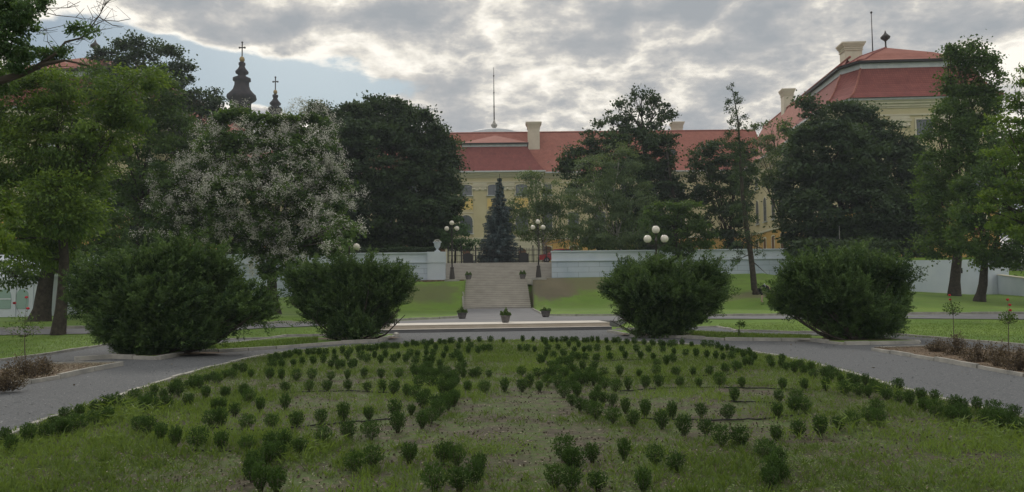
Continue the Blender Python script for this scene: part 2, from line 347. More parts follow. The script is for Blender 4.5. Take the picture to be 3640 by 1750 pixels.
# ============================================================ GROUND
def V2(p): return (p[0], p[1])
def onz(px, py, z):
    v = ray(px, py); t = (z-CAMZ)/v[2]; return Vector((v[0]*t, v[1]*t, z))
def resample(pts, step):
    out = [Vector(pts[0])]
    for a, b in zip(pts[:-1], pts[1:]):
        a = Vector(a); b = Vector(b); n = max(1, int((b-a).length/step))
        for i in range(1, n+1): out.append(a.lerp(b, i/n))
    return out
def smoothline(pts, it=2):
    pts = [Vector(p) for p in pts]
    for _ in range(it):
        q = [pts[0]]
        for a, b in zip(pts[:-1], pts[1:]): q += [a.lerp(b, 0.25), a.lerp(b, 0.75)]
        pts = q+[pts[-1]]
    return pts
def terrain():
    xs = sorted(set([-1200,-600,-300,-180]+list(np.arange(-120,-50,5.0))+list(np.arange(-50,50.01,0.6))+list(np.arange(55,121,5.0))+[-6.65,-6.55,4.15,4.25,-4.15,-4.05,1.7,1.8,44.4,44.6]+[180,300,600,1200]))
    ys = sorted(set([-300,-60,-20]+list(np.arange(-10,69.5,0.6))+[69.65,69.75,70.5,71,76,76.55,76.65,78,85,100,130,160,200,260,400,800,2500]))
    mb = MB(); n = len(xs)
    vs = [(x, y, T(x, y)) for y in ys for x in xs]
    fs = [(j*n+i, j*n+i+1, (j+1)*n+i+1, (j+1)*n+i) for j in range(len(ys)-1) for i in range(n-1)]
    mb.add(vs, fs, True); return kind(mb.build('lawn_ground', M['lawn']))
terrain()
G = lambda L: [hit(x, y) for x, y in L]
LK = [(0,1285),(180,1262),(383,1228),(560,1220),(734,1212),(967,1204),(1016,1196),(1206,1194),(1330,1189)]      # left lawn kerb
RK = [(2190,1171),(2459,1166),(2548,1164),(2620,1178),(2925,1186),(3194,1192),(3355,1207),(3640,1233)]
LKw = [Vector((-20,9.0,0)), Vector((-15.5,14.5,0))]+G(LK); RKw = G(RK)+[Vector((16.2,15.5,0)), Vector((21,9,0))]
A0 = onz(1322,1186.5,0); B0 = onz(2175,1173,0)
gp = [(-60,-8),(-60,6)]+[V2(p) for p in LKw]+[V2(A0+Vector((0,0.15,0))), V2(B0+Vector((0,0.15,0)))]+[V2(p) for p in RKw]+[(60,6),(60,-8)]
mb = MB(); mb.add([(p[0],p[1],0.010) for p in gp], [tuple(range(len(gp)))[::-1]]); kind(mb.build('gravel_path', M['gravel']))
def kerb(pts, w=0.10, h=0.09, step=0.8, name='stone_kerb', dz=0.0, m='kerbm'):
    mb = MB(); pts = resample(pts, step)
    for a, b in zip(pts[:-1], pts[1:]):
        L = (b-a).length
        if L < 0.05: continue
        t = (b-a)/L; nx = Vector((-t.y, t.x, 0)).normalized(); j = random.uniform(-0.012,0.012); hh = h*random.uniform(0.8,1.2); ww = w*random.uniform(0.85,1.15)
        a2 = a+t*0.008+nx*j; b2 = b-t*0.008+nx*(j+random.uniform(-0.01,0.01)); z0 = -0.06
        vs = []
        for p in (a2, b2):
            zt = T(p.x, p.y)+dz
            for s, z in ((-1,z0),(1,z0),(0.88,hh),(-0.88,hh)): q = p+nx*s*ww/2; vs.append((q.x, q.y, zt+z))
        mb.add(vs, [(0,1,2,3),(7,6,5,4),(0,4,5,1),(1,5,6,2),(2,6,7,3),(3,7,4,0)])
    return kind(mb.build(name, M[m]))
kerb(LKw, h=0.07); kerb(RKw, h=0.07)
# islands with the yews
def island(near, far, top, name, hh=0.10):
    n = G(near); f = G(far); loop = n+f[::-1]
    mb = MB(); poly = [(p.x, p.y) for p in loop]
    mb.add([(x, y, 0.055) for x, y in poly], [tuple(range(len(poly)))])
    kind(mb.build(name, M[top])); kerb(n+[f[-1]], h=hh, w=0.13, step=0.7); kerb(f, h=hh*0.8, w=0.10)
LN = [(266,1285),(397,1276),(560,1281),(663,1262),(978,1242),(1212,1224),(1342,1218),(1413,1196)]
LF = [(290,1280),(470,1262),(690,1238),(800,1228),(1016,1204),(1206,1200),(1405,1192)]
RN = [(2162,1182),(2267,1201),(2435,1204),(2578,1212),(2883,1216),(3003,1228),(3266,1225)]
RF = [(2170,1179),(2450,1180),(2610,1190),(2883,1199),(3110,1208),(3262,1218)]
island(LN, LF, 'lawn', 'planting_strip'); island(RN, RF, 'lawn', 'planting_strip')
def mulch(cx, cy, rx, ry, z):
    mb = MB(); n = 30; c = hit(cx, cy)
    mb.add([(c.x+rx*math.cos(2*math.pi*i/n)*(1+0.12*math.sin(i*2.3)), c.y+ry*math.sin(2*math.pi*i/n), z) for i in range(n)], [tuple(range(n))]); kind(mb.build('bare_earth', M['bedmulch']))
mulch(1270,1208,1.5,0.75,0.062); mulch(2345,1193,1.5,0.85,0.062); mulch(3010,1213,1.6,0.5,0.062); mulch(600,1265,1.5,0.5,0.062)
# small side beds
def sidebed(near, far, ext):
    n = G(near); f = G(far)
    if ext < 0: n = [Vector((n[0].x-6, n[0].y-3.6, 0))]+n; f = [Vector((f[0].x-6, f[0].y-2.2, 0))]+f
    else: n = n+[Vector((n[-1].x+6, n[-1].y-3.6, 0))]; f = f+[Vector((f[-1].x+6, f[-1].y-2.4, 0))]
    loop = n+f[::-1]; mb = MB(); mb.add([(p.x, p.y, 0.06) for p in loop], [tuple(range(len(loop)))]); kind(mb.build('mulched_bed', M['bedmulch']))
    kerb(n, h=0.09, w=0.08, step=0.8); kerb(f, h=0.085, w=0.07, step=0.8); return n, f
SBL = sidebed([(0,1389),(104,1366),(208,1349),(330,1322),(434,1302)], [(0,1325),(44,1319),(177,1304),(300,1300),(430,1299)], -1)
SBR = sidebed([(3104,1248),(3325,1285),(3480,1312),(3640,1342)], [(3112,1244),(3295,1239),(3460,1249),(3640,1263)], 1)
# the round bed
RB = [(0,1572),(170,1502),(400,1424),(550,1372),(700,1324),(830,1292),(950,1265),(1150,1242),(1400,1225),(1700,1216),(2000,1214),(2300,1221),(2480,1231),(2640,1250),(2794,1276),(2900,1300),(3173,1380),(3415,1444),(3640,1503)]
RBw = [Vector((-4.2,3.0,0)), Vector((-5.2,6.2,0))]+G(RB)+[Vector((6.5,7.0,0)), Vector((5.2,3.4,0))]
RBs = smoothline(RBw, 2)
mb = MB(); mb.add([(p.x, p.y, 0.03) for p in RBs]+[(3,1.6,0.03),(-2.5,1.5,0.03)], [tuple(range(len(RBs)+2))[::-1]]); kind(mb.build('round_flower_bed', M['soil']))
kerb(RBs, h=0.06, w=0.10, step=0.9)
def inbed(x, y):
    pts = RBs; c = False; j = len(pts)-1
    for i in range(len(pts)):
        a, b = pts[i], pts[j]
        if (a.y > y) != (b.y > y) and x < (b.x-a.x)*(y-a.y)/(b.y-a.y)+a.x: c = not c
        j = i
    return c
# paving step and plaza in front of the stairs
def off(p, d): return Vector((p.x+d*0.03, p.y+d, p.z))
dd = (B0-A0).normalized(); pp = Vector((-dd.y, dd.x, 0))
def plate(front, z0, z1, m, name, d0, d1, xo=0.0):
    a = A0+pp*d0-dd*xo; b = B0+pp*d0+dd*xo; c = B0+pp*d1+dd*xo; d = A0+pp*d1-dd*xo
    mb = MB(); mb.prism([V2(a), V2(b), V2(c), V2(d)], z0, z1); return kind(mb.build(name, M[m]))
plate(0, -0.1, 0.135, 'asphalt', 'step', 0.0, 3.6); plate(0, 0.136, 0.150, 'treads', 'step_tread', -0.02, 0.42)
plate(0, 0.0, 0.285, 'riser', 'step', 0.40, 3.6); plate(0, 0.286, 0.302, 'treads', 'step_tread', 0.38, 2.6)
pl = [onz(x, y, 0.29) for x, y in [(1280,1152),(1400,1142.5),(1560,1135),(1625,1131),(1644,1122),(1648,1097),(1887,1096),(1905,1109),(1935,1123),(2050,1124.5),(2230,1123.5),(2260,1129),(2195,1141)]]
mb = MB(); a = A0+pp*2.61; b = B0+pp*2.61
mb.add([(p.x, p.y, 0.296) for p in pl]+[(b.x,b.y,0.296),(a.x,a.y,0.296)], [tuple(range(len(pl)+2))[::-1]]); kind(mb.build('plaza', M['asphalt']))
mb = MB(); mb.prism([V2(p+Vector((0,-0.02,0))) for p in pl]+[V2(b), V2(a)], 0.0, 0.292); kind(mb.build('plaza_base', M['asphalt']))
kerb([onz(x, y, 0.28) for x, y in [(1230,1148),(1400,1141),(1560,1134),(1622,1130),(1643,1121),(1646,1098)]], h=0.10, w=0.12)
kerb([onz(x, y, 0.28) for x, y in [(1889,1097),(1907,1109),(1937,1122),(2050,1123.5),(2240,1122.5)]], h=0.10, w=0.12)
def strip(pts, w, name, m, dz=0.03):
    pts = resample(pts, 0.6); mb = MB(); vs = []
    for i, p in enumerate(pts):
        t = (pts[min(i+1,len(pts)-1)]-pts[max(i-1,0)]); n = Vector((-t.y, t.x, 0)).normalized()
        for s in (-1, 1): q = p+n*s*w/2; vs.append((q.x, q.y, T(q.x, q.y)+dz))
    mb.add(vs, [(2*i,2*i+1,2*i+3,2*i+2) for i in range(len(pts)-1)]); return kind(mb.build(name, M[m]))
lp = G([(815,1167),(951,1159),(1157,1153),(1290,1150)]); lp = [Vector((-60,30,0)), hit(0,1185), hit(180,1182), hit(400,1178)]+lp
strip(lp, 1.5, 'footpath', 'asphalt'); kerb([p+Vector((0,0.9,0)) for p in lp], h=0.12, w=0.12)
rp = G([(2240,1126),(2488,1129),(2700,1128),(3000,1126),(3230,1125),(3640,1127)])+[Vector((60,30,0))]
strip(rp, 1.9, 'footpath', 'asphalt'); kerb([p+Vector((0,1.1,0)) for p in rp], h=0.12, w=0.12)
# the lower flight and the landing
sb = MB(); X0b, X1b = P(1648,1097,63.7).x, P(1887,1097,63.7).x; X0t, X1t = P(1651,991,69).x, P(1872,991,69).x
ns = 16; y0s, z0s, y1s, z1s = 63.7, 0.29, 69.0, 2.78
sbm = MB(); trd = MB()
for i in range(ns):
    z = z0s+(z1s-z0s)*(i+1)/ns; ya = y0s+(y1s-y0s)*i/ns; ta = i/ns; tb = (i+1)/ns
    xa0, xa1 = X0b+(X0t-X0b)*ta, X1b+(X1t-X1b)*ta
    sbm.box(xa0, xa1, ya, 69.6, z-(z1s-z0s)/ns-(0.5 if i == 0 else 0), z-0.03)
    trd.box(xa0-0.02, xa1+0.02, ya-0.03, ya+(y1s-y0s)/ns+0.01, z-0.03, z)
st = thing('stone_staircase', 'wide pale stone staircase climbing the grass bank to the palace terrace', 'staircase', (-1.2,63.7,0.29))
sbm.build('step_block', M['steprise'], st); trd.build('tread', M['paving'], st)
mb = MB(); mb.prism([(-7.2,68.9),(X0t,68.9),(X0t,69.5),(X1t,69.5),(X1t,68.9),(5.4,68.9),(4.1,71.3),(-6.5,71.3)], 2.3, 2.79); mb.build('landing', M['paving'], st)
ub = MB(); ut = MB(); nu = 11
for i in range(nu):
    z = 2.79+(4.52-2.79)*(i+1)/nu; y = 71.0+(76.3-71.0)*i/nu
    ub.box(-6.5, 4.1, y, 76.7, z-0.17, z-0.03); ut.box(-6.5, 4.1, y-0.03, y+0.5, z-0.03, z)
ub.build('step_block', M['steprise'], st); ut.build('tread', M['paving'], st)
mb = MB(); mb.box(-12, 9, 76.75, 84, 4.3, 4.53); kind(mb.build('terrace_paving', M['paving']))
mb = MB(); mb.prism([(-7.6,67.6),(-4.2,67.6),(-4.2,69.4),(-9.5,69.4)], 2.2, 2.76); kind(mb.build('bare_earth', M['bedmulch']))
# ------------------------------------------------------------ retaining walls
WT = 5.28
def rwall(x0, x1, label, ends):
    mb = MB(); seg = []
    t = thing('retaining_wall', label, 'wall', ((x0+x1)/2, 69.6, 1))
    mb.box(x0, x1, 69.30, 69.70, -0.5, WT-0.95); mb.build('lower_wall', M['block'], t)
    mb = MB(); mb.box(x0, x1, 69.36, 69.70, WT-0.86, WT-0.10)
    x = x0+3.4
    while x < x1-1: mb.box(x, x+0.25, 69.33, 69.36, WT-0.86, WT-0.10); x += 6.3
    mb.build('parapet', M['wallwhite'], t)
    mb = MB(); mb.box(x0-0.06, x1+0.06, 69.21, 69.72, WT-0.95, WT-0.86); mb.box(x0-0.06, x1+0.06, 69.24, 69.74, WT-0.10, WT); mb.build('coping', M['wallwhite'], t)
    return t
wl_ = rwall(-120, -6.0, 'long white retaining wall left of the stone stairs, with a dark hedge on top', 1)
mb = MB(); mb.box(-7.6, -5.95, 69.14, 69.28, WT-0.95, WT+0.03); mb.box(-7.6, -5.98, 69.2, 69.29, 1.5, WT-0.96); mb.build('end_pier', M['wallwhite'], wl_)
mb = MB(); mb.box(-6.9, -6.52, 69.75, 76.5, 2.0, WT-0.02); mb.build('return_wall', M['wallwhite'], wl_)
wr_ = rwall(3.55, 33.0, 'long white retaining wall right of the stone stairs, behind the weeping tree', 1)
mb = MB(); mb.box(4.12, 4.5, 69.75, 76.5, 2.0, WT-0.02); mb.build('return_wall', M['wallwhite'], wr_)
t = thing('white_garden_wall', 'plain white garden wall at the far right, lower than the long terrace wall', 'wall', (38,69,1))
zt_ = P(3350,925,68.8).z
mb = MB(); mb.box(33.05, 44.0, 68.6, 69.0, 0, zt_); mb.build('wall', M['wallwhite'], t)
mb = MB(); mb.box(P(3448,0,68.5).x, P(3478,0,68.5).x, 68.45, 68.595, 0, zt_-0.02); mb.build('pier', M['wallwhite'], t)
a = P(3412,962,68.4); mb = MB(); mb.box(a.x-0.2, a.x+0.25, 68.42, 68.445, a.z-0.25, a.z+0.2); mb.build('meter_box', M['black'], t)
t = thing('garden_wall_return', 'low white wall with sloping top at the right edge of the photo', 'wall', (42,64,1))
a = P(3546,979,68.5); b = P(3700,998,60.0); mb = MB()
mb.add([(a.x,a.y,0),(b.x,b.y,0),(b.x,b.y,b.z),(a.x,a.y,a.z),(a.x+0.35,a.y,0),(b.x+0.35,b.y,0),(b.x+0.35,b.y,b.z),(a.x+0.35,a.y,a.z)], [(0,1,2,3),(7,6,5,4),(3,2,6,7),(1,5,6,2),(0,3,7,4)]); mb.build('wall', M['wallwhite'], t)
mb = MB(); mb.add([(a.x-0.06,a.y,a.z),(b.x-0.06,b.y,b.z),(b.x+0.41,b.y,b.z),(a.x+0.41,a.y,a.z),(a.x-0.06,a.y,a.z+0.08),(b.x-0.06,b.y,b.z+0.08),(b.x+0.41,b.y,b.z+0.08),(a.x+0.41,a.y,a.z+0.08)], [(0,1,5,4),(4,5,6,7),(1,2,6,5),(3,0,4,7),(2,3,7,6)]); mb.build('coping', M['cream2'], t)
t = thing('grey_wall', 'grey concrete wall with a pale coping beyond the sloping white wall', 'wall', (50,78,3))
a = P(3560,935,76); mb = MB(); mb.box(a.x, a.x+30, 76, 76.4, 2, a.z-0.15); mb.build('wall', M['asphalt'], t); mb = MB(); mb.box(a.x-0.05, a.x+30, 75.9, 76.45, a.z-0.15, a.z); mb.build('coping', M['kerbm'], t)
# ============================================================ PALACE
palace = thing('palace', 'long yellow baroque palace with red tiled mansard roofs behind the terrace trees', 'palace', (0,141,4.35))
ROT = Matrix.Translation((0,2.55,0)) @ Matrix.Rotation(-math.atan(0.0598), 4, 'Z'); I4 = Matrix.Identity(4)
ZG, ZB, ZE, ZR = 4.3, 11.5, 23.55, 32.9
def arch(w, h, n=8, rise=None):
    """outline (x, z) of an opening w wide, h high with a round or flat head"""
    r = w/2 if rise is None else rise
    pts = [(-w/2,0),(w/2,0)]
    if r <= 0: return pts+[(w/2,h),(-w/2,h)]
    for i in range(n+1):
        a = math.pi*i/n; pts.append((w/2*math.cos(a), h-r+r*math.sin(a)))
    return pts
def window(Mx, x, y, z, w, h, kindw='rect', face=0, pm='glass', sill=True, fm='wframe'):
    """a window in a wall: face 0 looks to -y, face 1 looks to -x of the frame Mx"""
    L = Mx @ Matrix.Translation((x, y, z)) @ (Matrix.Rotation(-math.pi/2, 4, 'Z') if face else I4)
    rise = {'rect':0, 'arch':None, 'soft':0.32, 'seg':0.3}[kindw]
    o = arch(w, h, 8, rise); gl = MB(L); gl.extr(o, -0.04, 0.02); win = gl.build('window', M[pm], palace)
    # surround
    so_ = MB(L); big = [(p[0]*(1+0.34/w), p[1]*(1+0.2/h)-(0.0 if p[1] > 0 else 0.0)) for p in o]; n = len(o)
    vs = [(p[0],-0.10,p[1]) for p in o]+[(p[0],-0.10,p[1]) for p in big]+[(p[0],0.0,p[1]) for p in big]+[(p[0],-0.03,p[1]) for p in o]
    fs = []
    for i in range(1, n):
        j = (i+1)%n; fs += [(i,j,n+j,n+i),(n+i,n+j,2*n+j,2*n+i),(j,i,3*n+i,3*n+j)]
    so_.add(vs, fs); so_.build('surround', M['cream2'], win)
    fr = MB(L); b = 0.09
    if pm == 'glass':
        ins = [(p[0]*(1-2*b/w), b+p[1]*(1-2*b/h)) for p in o]
        fr.add([(p[0],-0.075,p[1]) for p in o]+[(p[0],-0.075,p[1]) for p in ins]+[(p[0],-0.04,p[1]) for p in ins], sum([[(i,(i+1)%n,n+(i+1)%n,n+i),(n+i,n+(i+1)%n,2*n+(i+1)%n,2*n+i)] for i in range(n)], []))
        fr.box(-0.05,0.05,-0.07,-0.045,b,h-b)
        nb = 3 if h < 2.6 else 4
        for k in range(1, nb): fr.box(-w/2+b,w/2-b,-0.065,-0.045,h*k/nb-0.025,h*k/nb+0.025)
        if h > 2.6: fr.box(-w/2+b,w/2-b,-0.08,-0.045,h*0.62-0.06,h*0.62+0.06)
        for s in (-1,1): fr.box(s*w*0.26-0.02,s*w*0.26+0.02,-0.065,-0.045,b,h*0.62 if h > 2.6 else h-b)
        fr.build('frame', M[fm], win)
    if sill: sl = MB(L); sl.box(-w/2-0.25,w/2+0.25,-0.28,0,-0.16,-0.003); sl.build('sill', M['metal'], win)
def cornice(mb, poly, z, prof):
    """rings of increasing overhang round a footprint (list of x, y)"""
    cx = sum(p[0] for p in poly)/len(poly); cy = sum(p[1] for p in poly)/len(poly)
    hx = max(abs(p[0]-cx) for p in poly); hy = max(abs(p[1]-cy) for p in poly)
    for o_, a, b in prof: mb.prism([(cx+(p[0]-cx)*(1+o_/hx), cy+(p[1]-cy)*(1+o_/hy)) for p in poly], z+a, z+b)
EAVE = [(0.18,-1.9,-1.72),(0.15,-1.0,-0.8),(0.35,-0.8,-0.5),(0.62,-0.5,-0.22),(0.85,-0.22,-0.12)]
def part(mb, name, m, parent=None): return mb.build(name, M[m], parent or palace)
# --- central wing
w = MB(); w.box(-62, 48, 142, 158, ZB, ZE); part(w, 'wall', 'cream')
w = MB(); w.box(-62, 48, 141.9, 158, ZG-1, ZB-0.25); part(w, 'basement_wall', 'orange')
c = MB(); c.box(-62, 48, 141.6, 142, ZB-0.25, ZB+0.1); cornice(c, [(-62,142),(48,142),(48,158),(-62,158)], ZE, EAVE); part(c, 'cornice', 'cream2')
g_ = MB(); g_.box(-62, 48, 140.95, 141.2, ZE-0.12, ZE+0.12); part(g_, 'gutter', 'metal')
r = MB(); ridge = [(-55,150.3),(42,150.3)]
prof = [(141.0,ZE+0.1),(142.6,ZE+1.15),(144.8,ZE+3.2),(150.3,ZR)]
vs = []
for y, z in prof: vs += [(-62,y,z),(48,y,z)]
for y, z in [(155.8,ZE+3.2),(159,ZE+0.1)]: vs += [(-62,y,z),(48,y,z)]
r.add(vs, [(0,1,3,2),(2,3,5,4),(4,5,7,6),(6,7,9,8),(8,9,11,10)]); roof = part(r, 'roof', 'tile')
rt = MB(); rt.tube([(-62,150.3,ZR+0.03),(48,150.3,ZR+0.03)], 0.16, 6); rt.build('ridge_tiles', M['tile'], roof)
def chimney(Mx, x, y, z0, z1, w_, d_=None):
    d_ = d_ or w_; c = MB(Mx); h = w_/2; k = d_/2
    c.box(x-h*0.82, x+h*0.82, y-k*0.82, y+k*0.82, z0, z1-1.0); c.box(x-h*0.9, x+h*0.9, y-k*0.9, y+k*0.9, z1-1.28, z1-1.14)
    for i, (s, a, b) in enumerate([(0.90,-1.0,-0.72),(0.98,-0.72,-0.55),(1.05,-0.55,-0.34),(1.12,-0.34,-0.12)]): c.box(x-h*s, x+h*s, y-k*s, y+k*s, z1+a, z1+b)
    c.frustum((x-h*1.02,x+h*1.02,y-k*1.02,y+k*1.02,z1-0.12), (x-h*0.7,x+h*0.7,y-k*0.7,y+k*0.7,z1))
    f = c.build('chimney', M['chim'], roof)
a = P(1896,437,148); chimney(I4, a.x, 147.6, ZE+5, a.z, 2.75, 2.2)
a = P(2404,437,154); chimney(I4, a.x, 153.5, ZE+5, a.z, 2.35, 2.2)
def dormer(Mx, x, y, z, face=0):
    L = Mx @ Matrix.Translation((x, y, z)) @ (Matrix.Rotation(-math.pi/2, 4, 'Z') if face else I4)
    d = MB(L); d.box(-0.7,0.7,0,2.5,0,0.95); o = d.build('dormer', M['wframe'], roof)
a = P(2388,552,145.4); dormer(I4, a.x, 145.0, a.z)
# windows of the wing
for i in range(-9, 10):
    px = 1946+94.6*i; x = (px-1820)/F*142
    if -12.6 < x < 5.6 or x > 34: continue
    window(I4, x, 142, 19.5, 1.75, 1.95, 'rect')
    window(I4, x, 142, 12.7, 1.9, 3.5, 'rect'); window(I4, x, 141.9, 7.6, 1.5, 2.4, 'seg', pm='shutter', sill=False)
# --- central risalit
XL, XR = -11.9, 5.35; YF = 140.4
fp = [(XL,YF),(XR,YF),(XR,150),(XL,150)]
w = MB(); w.box(XL, XR, YF, 142.5, ZB, ZE+0.02); part(w, 'risalit_wall', 'cream')
w = MB(); w.box(XL-0.05, XR+0.05, YF-0.12, 141.85, ZG-1, ZB-0.3)
for z in np.arange(5.4, 11, 0.95): w.box(XL-0.07, XR+0.07, YF-0.17, YF-0.115, z, z+0.82)
part(w, 'rusticated_base', 'cream2')
c = MB(); c.box(XL-0.2, XR+0.2, YF-0.35, 142.2, ZB-0.3, ZB+0.12); cornice(c, fp, ZE+0.003, EAVE); part(c, 'cornice', 'cream2')
g_ = MB(); g_.box(XL-0.9, XR+0.9, YF-1.05, YF-0.8, ZE-0.1, ZE+0.16); part(g_, 'gutter', 'metal')
zM = P(1755,523,143).z; xa, xb = P(1644,523,143).x, P(1873,523,143).x
mr = MB(); rings = [(XL-0.8,XR+0.8,YF-0.9,ZE+0.15),(XL-0.05,XR+0.05,YF-0.25,ZE+1.0),(XL+0.75,XR-0.75,YF+0.55,ZE+2.2),(XL+1.5,XR-1.5,YF+1.3,ZE+3.5),(xa,xb,YF+2.1,zM)]
vs = []
for x0, x1, y, z in rings: vs += [(x0,155,z),(x0,y,z),(x1,y,z),(x1,155,z)]
fs = []
for i in range(len(rings)-1):
    for k in range(3): fs.append((i*4+k, i*4+k+1, i*4+4+k+1, i*4+4+k))
mr.add(vs, fs); part(mr, 'mansard_roof', 'tiledark')
b = MB(); b.box(xa-0.05, xb+0.05, YF+2.05, 154, zM-0.05, zM+0.42); part(b, 'roof_band', 'metal')
zA = P(1757,484,149).z; u_ = MB()
u_.box(xa-0.3, xb+0.3, YF+1.6, 154, zM+0.42, zM+0.62); part(u_, 'upper_eave', 'black')
u_ = MB(); xc = (xa+xb)/2; e0 = zM+0.63
u_.add([(xa-0.3,YF+1.6,e0),(xb+0.3,YF+1.6,e0),(xb+0.3,154,e0),(xa-0.3,154,e0),(xc,148.5,zA)], [(0,1,4),(1,2,4),(3,0,4),(2,3,4)]); part(u_, 'upper_roof', 'tile')
# shallow metal dome, vase and flagpole behind
dc = P(1757,478,157); d_ = MB(); d_.lathe([(5.6,-1.2),(5.4,0.2),(4.4,0.55),(3.0,0.9),(1.5,1.1),(0.4,1.2)], (dc.x,157,dc.z-0.25), 24); dome = part(d_, 'dome_roof', 'metal')
zt = P(1757,466,157).z
f = MB(); f.lathe([(0.75,0),(0.7,0.25),(0.35,0.5),(0.3,0.75),(0.62,1.2),(0.66,1.5),(0.35,1.75),(0.2,2.2),(0.1,2.6)], (dc.x,157,zt-0.2), 14); f.build('vase', M['kerbm'], dome)
f = MB(); f.tube([(dc.x,157,zt+2.2),(dc.x,157,P(1757,240,157).z)], [0.13,0.05], 8)
for y in (270,330,380): f.sphere((dc.x,157,P(1757,y,157).z), 0.17, 8, 6)
f.build('flagpole', M['lampiron'], dome)
for px, k in ((1658,0),(1757,0),(1856,0)):
    x = (px-1820)/F*YF
    window(I4, x, YF, 19.35, 2.1, 1.95, 'soft'); window(I4, x, YF, 12.4, 2.3, 3.35, 'arch')
    p_ = MB(); p_.box(x-1.2, x+1.2, YF-0.03, YF+0.01, 16.75, 18.75); part(p_, 'wall_panel', 'yellow')
    window(I4, x, YF-0.17, 7.7, 1.4, 1.8, 'seg', pm='shutter', sill=False)
    l = MB(); l.box(x-1.4,x+1.4,YF-0.12,YF,16.1,16.28); part(l, 'string_course', 'cream2')
for px in (1608,1707,1806,1908):
    x = (px-1820)/F*YF
    p_ = MB(); p_.box(x-1.15, x+1.15, YF-0.16, YF, ZB+0.12, 20.2); p_.box(x-1.3, x+1.3, YF-0.22, YF, ZB+0.12, ZB+0.9)
    q = part(p_, 'pilaster', 'cream')
    c = MB(); c.box(x-1.3,x+1.3,YF-0.26,YF,20.2,20.35); c.box(x-1.2,x+1.2,YF-0.2,YF,20.36,20.9); c.box(x-1.42,x+1.42,YF-0.34,YF,20.9,21.15); c.box(x-1.3,x+1.3,YF-0.2,YF,21.2,21.62)
    for s in (-1,0,1): c.sphere((x+s*1.05,YF-0.3,20.5), 0.26, 8, 6)
    c.build('capital', M['cream2'], q)
